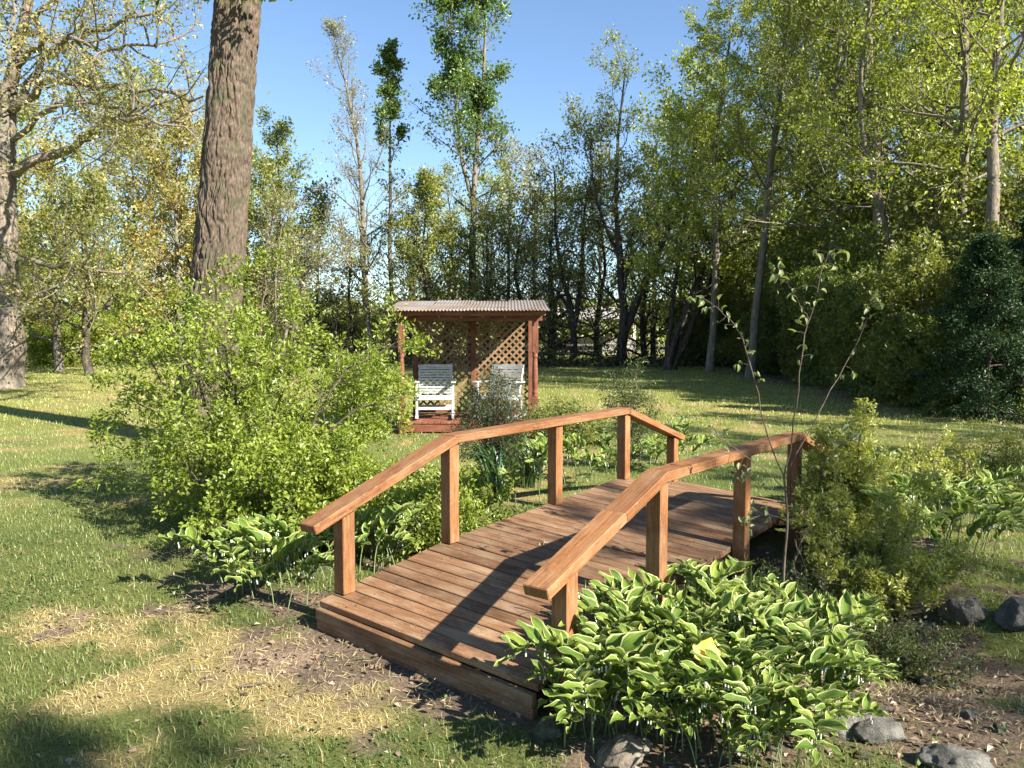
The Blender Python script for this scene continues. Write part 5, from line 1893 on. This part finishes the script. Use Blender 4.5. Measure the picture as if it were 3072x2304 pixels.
# ------------------------------------------------------------------ sapling in front of the privet
def sapling():
    Y = 4.42
    b0 = G(2348, 1868)
    t = thing('sapling', 'young elm-like sapling with thin grey stem and sparse toothed leaves', 'tree', (b0.x, b0.y, gzf(b0.x, b0.y)))
    rng = np.random.default_rng(6)

    def L(px, py, dy=0.0):
        w = at(px, py, b0.y + dy)
        return np.array((w.x - b0.x, dy, w.z - t.location.z))
    g = Geo()
    stem = smooth_path([L(2346, 1890), L(2352, 1700), L(2362, 1560), L(2352, 1430)], 14)
    g.tube(stem, np.linspace(.0085, .0062, 14), 8)
    br = [([L(2352, 1430), L(2300, 1300, .03), L(2262, 1130, .06), L(2220, 1000, .08), L(2160, 935, .1), L(2100, 885, .1)], .0062),
          ([L(2352, 1430), L(2385, 1250, -.02), L(2405, 1060, -.05), L(2440, 930, -.06), L(2470, 800, -.06), L(2500, 745, -.06)], .0066),
          ([L(2360, 1420), L(2440, 1270, .05), L(2520, 1120, .12), L(2590, 990, .15), L(2600, 930, .16), L(2640, 885, .18)], .0058),
          ([L(2356, 1470), L(2280, 1400, -.1), L(2180, 1330, -.18), L(2120, 1270, -.2), L(2040, 1245, -.22)], .0045),
          ([L(2358, 1480), L(2430, 1420, -.1), L(2520, 1340, -.18), L(2570, 1290, -.2)], .0042),
          ([L(2352, 1520), L(2290, 1460, .1), L(2240, 1430, .15), L(2215, 1400, .15)], .003),
          ([L(2430, 960, -.05), L(2380, 880, -.1), L(2340, 800, -.15)], .0035),
          ([L(2356, 1560), L(2300, 1545, -.05), L(2240, 1560, -.1)], .0028)]
    pts = []
    for ctrl, r in br:
        B = smooth_path(ctrl, 22)
        B[2:] += rng.normal(0, .004, (20, 3))
        g.tube(B, np.linspace(r * .7, .0013, 22), 6)
        n = 17 if r > .005 else 10
        for k in range(n):
            f = .35 + .65 * (k + rng.random() * .6) / n
            p, T = along(B, min(f, .99))
            s = side_dir(rng, T, R(60))
            tw = grow(rng, p, s, rng.uniform(.02, .07), 2, .2, -.1)
            g.tube(tw, [.0014, .0012, .0009], 4)
            for q in range(rng.integers(1, 4) + (k > n - 4)):
                pts.append((tw[-1] + rng.normal(0, .006, 3), f))
    g.build('stem', M_TWIG, t, True)
    # leaves: real folded blades, each a piece of its own
    variants = []
    for v in range(3):
        rr = np.random.default_rng(60 + v)
        nv, nu = 7, 5
        V, Q = [], []
        Ln, Wd = .068, .036
        for j in range(nv):
            tt = j / (nv - 1)
            hw = Wd * .5 * max(.02, math.sin(math.pi * tt ** .85) ** .8 if tt < 1 else .02)
            for i in range(nu):
                u = i / (nu - 1) * 2 - 1
                V.append((Ln * tt, hw * u, abs(u) * hw * .7 - Ln * .35 * tt * tt + .002 * math.sin(tt * 40) * abs(u)))
        for j in range(nv - 1):
            for i in range(nu - 1):
                a = j * nu + i
                Q.append((a, a + nu, a + nu + 1, a + 1))
        c = np.array([(.20, .235, .09), (.26, .28, .14), (.15, .20, .06)][v])
        o = build('leaf', V, np.array(Q), M_LEAF, None, True, np.repeat(c[None], len(V), 0))
        variants.append(o.data)
        bpy.data.objects.remove(o)
    for p, f in pts:
        d = unit(rng.normal(0, .6, 3) + np.array((-.1, -.3, -.35)))
        up = unit(rng.normal(0, .5, 3) + np.array((0, 0, 1)))
        y = unit(np.cross(up, d))
        z = np.cross(d, y)
        s = rng.uniform(.4, .95) * (1.0 if f > .8 else .72)
        m = Matrix((tuple(d * s), tuple(y * s), tuple(z * s))).transposed().to_4x4()
        m.translation = Vector(p)
        o = link_mesh('leaf', variants[int(rng.integers(0, 3))], t)
        o.matrix_local = m


sapling()
b_ = G(2440, 1820)
make_plant('dry_stalk', 'thin bare stalks standing beside the sapling', 'plant', (b_.x, b_.y, gzf(b_.x, b_.y)), 71,
           [([(0, 0, 0), (-.02, 0, .35), (-.07, 0, .75)], .003, .001), ([(.02, 0, 0), (-.03, .02, .3), (-.11, .02, .62)], .003, .001), ([(0, .02, 0), (.05, 0, .3), (.06, .03, .5)], .003, .001)],
           dict(n1=5, n2=2, n3=1, len1=.12, c0=.3, lpt=.5, lsize=.02, pal=OLIVE, rmin=.0008, l3min=.03, tseg=8, sides=5, spread=.005), M_TWIG, None, None, 'stem', 'foliage')


# ------------------------------------------------------------------ rocks
def rock(label, px, py, w, d, h, mat, seed, rz=0.0, sink=.3, group=None, name='rock'):
    p = G(px, py)
    bm = bmesh.new()
    bmesh.ops.create_icosphere(bm, subdivisions=4, radius=1.0)
    rng = np.random.default_rng(seed)
    planes = unit(rng.normal(0, 1, (16, 3)))
    offs = rng.uniform(.50, .82, 16)
    for v in bm.verts:
        c = np.array(v.co)
        for n_, o_ in zip(planes, offs):
            k = c @ n_ - o_
            if k > 0:
                c = c - n_ * k * .97
        nn = float(fbm(c[0] * 2.2 + seed, c[1] * 2.2 + c[2] * 1.7, seed, 4)) - .5
        n2_ = abs(float(fbm(c[0] * 5 + seed, c[1] * 5 - c[2] * 4, seed + 7, 3)) - .5)
        c = c * (1 + .34 * nn - .40 * n2_)
        v.co = Vector((c[0] * w / 2, c[1] * d / 2, c[2] * h / 2))
    me = bpy.data.meshes.new(name)
    bm.to_mesh(me)
    bm.free()
    for f in me.polygons:
        f.use_smooth = True
    me.materials.append(mat)
    o = link_mesh(name, me)
    o.location = (p.x, p.y, gzf(p.x, p.y) + h * (.5 - sink))
    o.rotation_euler = (rng.normal(0, .08), rng.normal(0, .08), rz)
    tag(o, label, 'rock', group)
    return o


rock('large rounded boulder with a pinkish face beside the shaded clump', 2890, 1805, .34, .28, .26, M_PALEROCK, 601)
rock('grey boulder cut by the edge of the view next to the rounded boulder', 3062, 1835, .30, .28, .24, M_ROCK, 602)
rock('flat slanting grey slab of stone beside the big clump', 2530, 2170, .42, .26, .12, M_ROCK, 603, -.5, .35)
rock('second dark slab lying against the slanting slab', 2650, 2200, .30, .2, .12, M_ROCK, 613, .3, .35)
rock('half-buried grey stone in the shaded lawn corner', 2870, 2300, .34, .22, .14, M_ROCK, 604, .2, .4)
rock('pale sunlit boulder under the front of the big clump', 1885, 2245, .30, .24, .17, M_PALEROCK, 605, .2, .28)
rock('small mossy stone at the front corner of the bridge', 1640, 2165, .16, .14, .13, M_MOSSROCK, 606)
rock('flat stone showing between the sapling and the privet', 2480, 1760, .26, .2, .12, M_ROCK, 607)
for i, (px, py, s) in enumerate([(2790, 1930, .15), (2700, 1870, .14), (2860, 1960, .10), (2640, 2110, .08), (2920, 2130, .13), (2960, 1990, .07), (2420, 1770, .12), (2560, 1750, .12), (2370, 1850, .10), (2590, 2260, .09), (2820, 2240, .07), (3000, 2180, .09)]):
    rock('small half-buried grey stone on the shaded stony ground', px, py, s, s * .8, s * .55, [M_ROCK, M_MOSSROCK][i % 2], 620 + i, i, .35, 'small stones on the shaded ground')


# ------------------------------------------------------------------ litter on the ground
def litter():
    rng = np.random.default_rng(700)
    n = 26000
    x = rng.uniform(-4, 4.2, n)
    y = rng.uniform(2.1, 7.2, n)
    straw, soil = lawn(x, y)
    s, w = to_sw(x, y)
    k = rng.random(n) < (.035 + .50 * soil * (.4 + fbm(x * 2, y * 2, 5, 2)) + .25 * blob(x, y, 2750, 2150, 1.0, .5)) * (.3 + .7 * (y < 5))
    k &= ~((s > -.03) & (s < 4.6) & (w > -.02) & (w < BWID + .02))
    x, y = x[k], y[k]
    n = len(x)
    C = np.stack([x, y, gz(x, y) + rng.uniform(.003, .02, n)], 1)
    D = np.stack([rng.normal(0, 1, n), rng.normal(0, 1, n), rng.normal(0, .25, n)], 1)
    V, T, c = leaf_cloud(C, D, .034, rng, [(.075, .05, .035), (.16, .105, .065), (.25, .18, .12), (.30, .25, .19)], .6, .82, .35)
    tag(build('leaf_litter', V, T, M_DRY, None, False, c), 'dry brown leaf crumbs scattered over the bare soil', 'litter', None, 'stuff')
    g = Geo()
    n = 60000
    xx, yy = rng.uniform(-3.4, 3.4, n), rng.uniform(2.2, 5.6, n)
    st, so = lawn(xx, yy)
    s, w = to_sw(xx, yy)
    k = rng.random(n) < .012 + .05 * so + .22 * st
    k &= ~((s > -.1) & (s < 4.6) & (w > -.1) & (w < BWID + .1))
    xx, yy = xx[k], yy[k]
    n = len(xx)
    a, l = rng.uniform(0, 6.28, n), rng.uniform(.015, .06, n)
    z = gz(xx, yy)
    P = np.stack([np.stack([xx, yy, z + .004], 1), np.stack([xx + np.cos(a) * l, yy + np.sin(a) * l, z + rng.uniform(.004, .035, n)], 1)], 1)
    rr = rng.uniform(.0007, .0016, n)
    g.add(*tube_b(P, np.stack([rr, rr * .6], 1), 3))
    tag(g.build('dry_stems', plain('dry_straw', (.46, .37, .18), .8, .45, 9)), 'loose dry straw stems lying on the ground', 'straw', None, 'stuff')


litter()


def weeds():
    rng = np.random.default_rng(720)
    n = 60000
    x, y = rng.uniform(-4.4, 4.4, n), rng.uniform(2.0, 7.5, n)
    straw, soil = lawn(x, y)
    s, w = to_sw(x, y)
    pn = fbm(x * 1.7, y * 1.7, 303, 3) + .4 * (vnoise(x * 12, y * 12, 8) - .5)
    k = rng.random(n) < .9 * sstep(.56, .70, pn) * (1 - .8 * soil) * (1 - .6 * straw)
    k &= ~((s > -.05) & (s < 4.6) & (w > -.05) & (w < BWID + .05))
    x, y = x[k], y[k]
    n = len(x)
    C = np.stack([x, y, gz(x, y) + rng.uniform(.004, .035, n)], 1)
    D = np.stack([rng.normal(0, 1, n), rng.normal(0, 1, n), rng.normal(.25, .3, n)], 1)
    V, T, c = leaf_cloud(C, D, .020, rng, [(.05, .10, .025), (.09, .15, .035), (.15, .20, .05)], .75, .75, .15)
    tag(build('weeds', V, T, M_LEAF, None, False, c), 'low broad-leaved weeds mixed into the lawn', 'weeds', None, 'stuff')


weeds()


def fallen_twig(label, px0, py0, px1, py1, r, seed):
    rng = np.random.default_rng(seed)
    a, b_ = G(px0, py0), G(px1, py1)
    pts = []
    for f in np.linspace(0, 1, 7):
        q = a.lerp(b_, f)
        pts.append((q.x + rng.normal(0, .006), q.y + rng.normal(0, .006), gzf(q.x, q.y) + r + .012))
    V, Q = tube(pts, np.linspace(r, r * .5, 7), 6)
    o = build('fallen_twig', V, Q, M_TWIG, None, True)
    tag(o, label, 'twig')


fallen_twig('straight pale twig lying on the dry grass', 80, 1930, 170, 1905, .005, 1)
fallen_twig('thin twig lying on bare soil before the bridge step', 960, 1965, 1085, 1940, .003, 2)
fallen_twig('dark crooked stick half sunk in straw-coloured grass', 705, 2062, 830, 2052, .006, 3)


def yellow_leaf():
    w = at(2120, 1962, 3.02)
    nv, nu = 9, 9
    V, Q = [], []
    for j in range(nv):
        for i in range(nu):
            u, v = i / (nu - 1) * 2 - 1, j / (nv - 1) * 2 - 1
            a = math.atan2(v, u)
            k = max(abs(u), abs(v)) / max(1e-6, math.hypot(u, v)) if (u or v) else 1
            r = (1 + .10 * math.sin(5 * a + 1) + .05 * math.sin(11 * a))
            x, y = u * k * r * .062, v * k * r * .05
            V.append((x, y, .012 * math.sin(x * 60) + .35 * y * y / .05 + .006 * math.sin(y * 150)))
    for j in range(nv - 1):
        for i in range(nu - 1):
            q = j * nu + i
            Q.append((q, q + 1, q + nu + 1, q + nu))
    o = build('fallen_leaf', V, np.array(Q), M_YELLOW, None, True)
    o.location = w
    o.rotation_euler = (R(48), R(6), R(15))
    tag(o, 'large yellow dead leaf caught on top of the big clump', 'leaf')


yellow_leaf()
# crumpled bit of debris on the deck
p = bp(1.42, .55, 0)
rng_ = np.random.default_rng(12)
C_ = np.stack([rng_.normal(0, .022, 24), rng_.normal(0, .012, 24), np.abs(rng_.normal(0, .006, 24))], 1)
V_, T_, c_ = leaf_cloud(C_, rng_.normal(0, 1, (24, 3)), .022, rng_, [(.25, .2, .15), (.4, .36, .3)], .6, .6)
o_ = build('leaf_debris', V_, T_, M_DRY, None, False, c_)
o_.location = (p.x, p.y, deck_z(1.42, .55) + .003)
tag(o_, 'small crumpled bit of dry leaf lying on the bridge deck', 'debris')
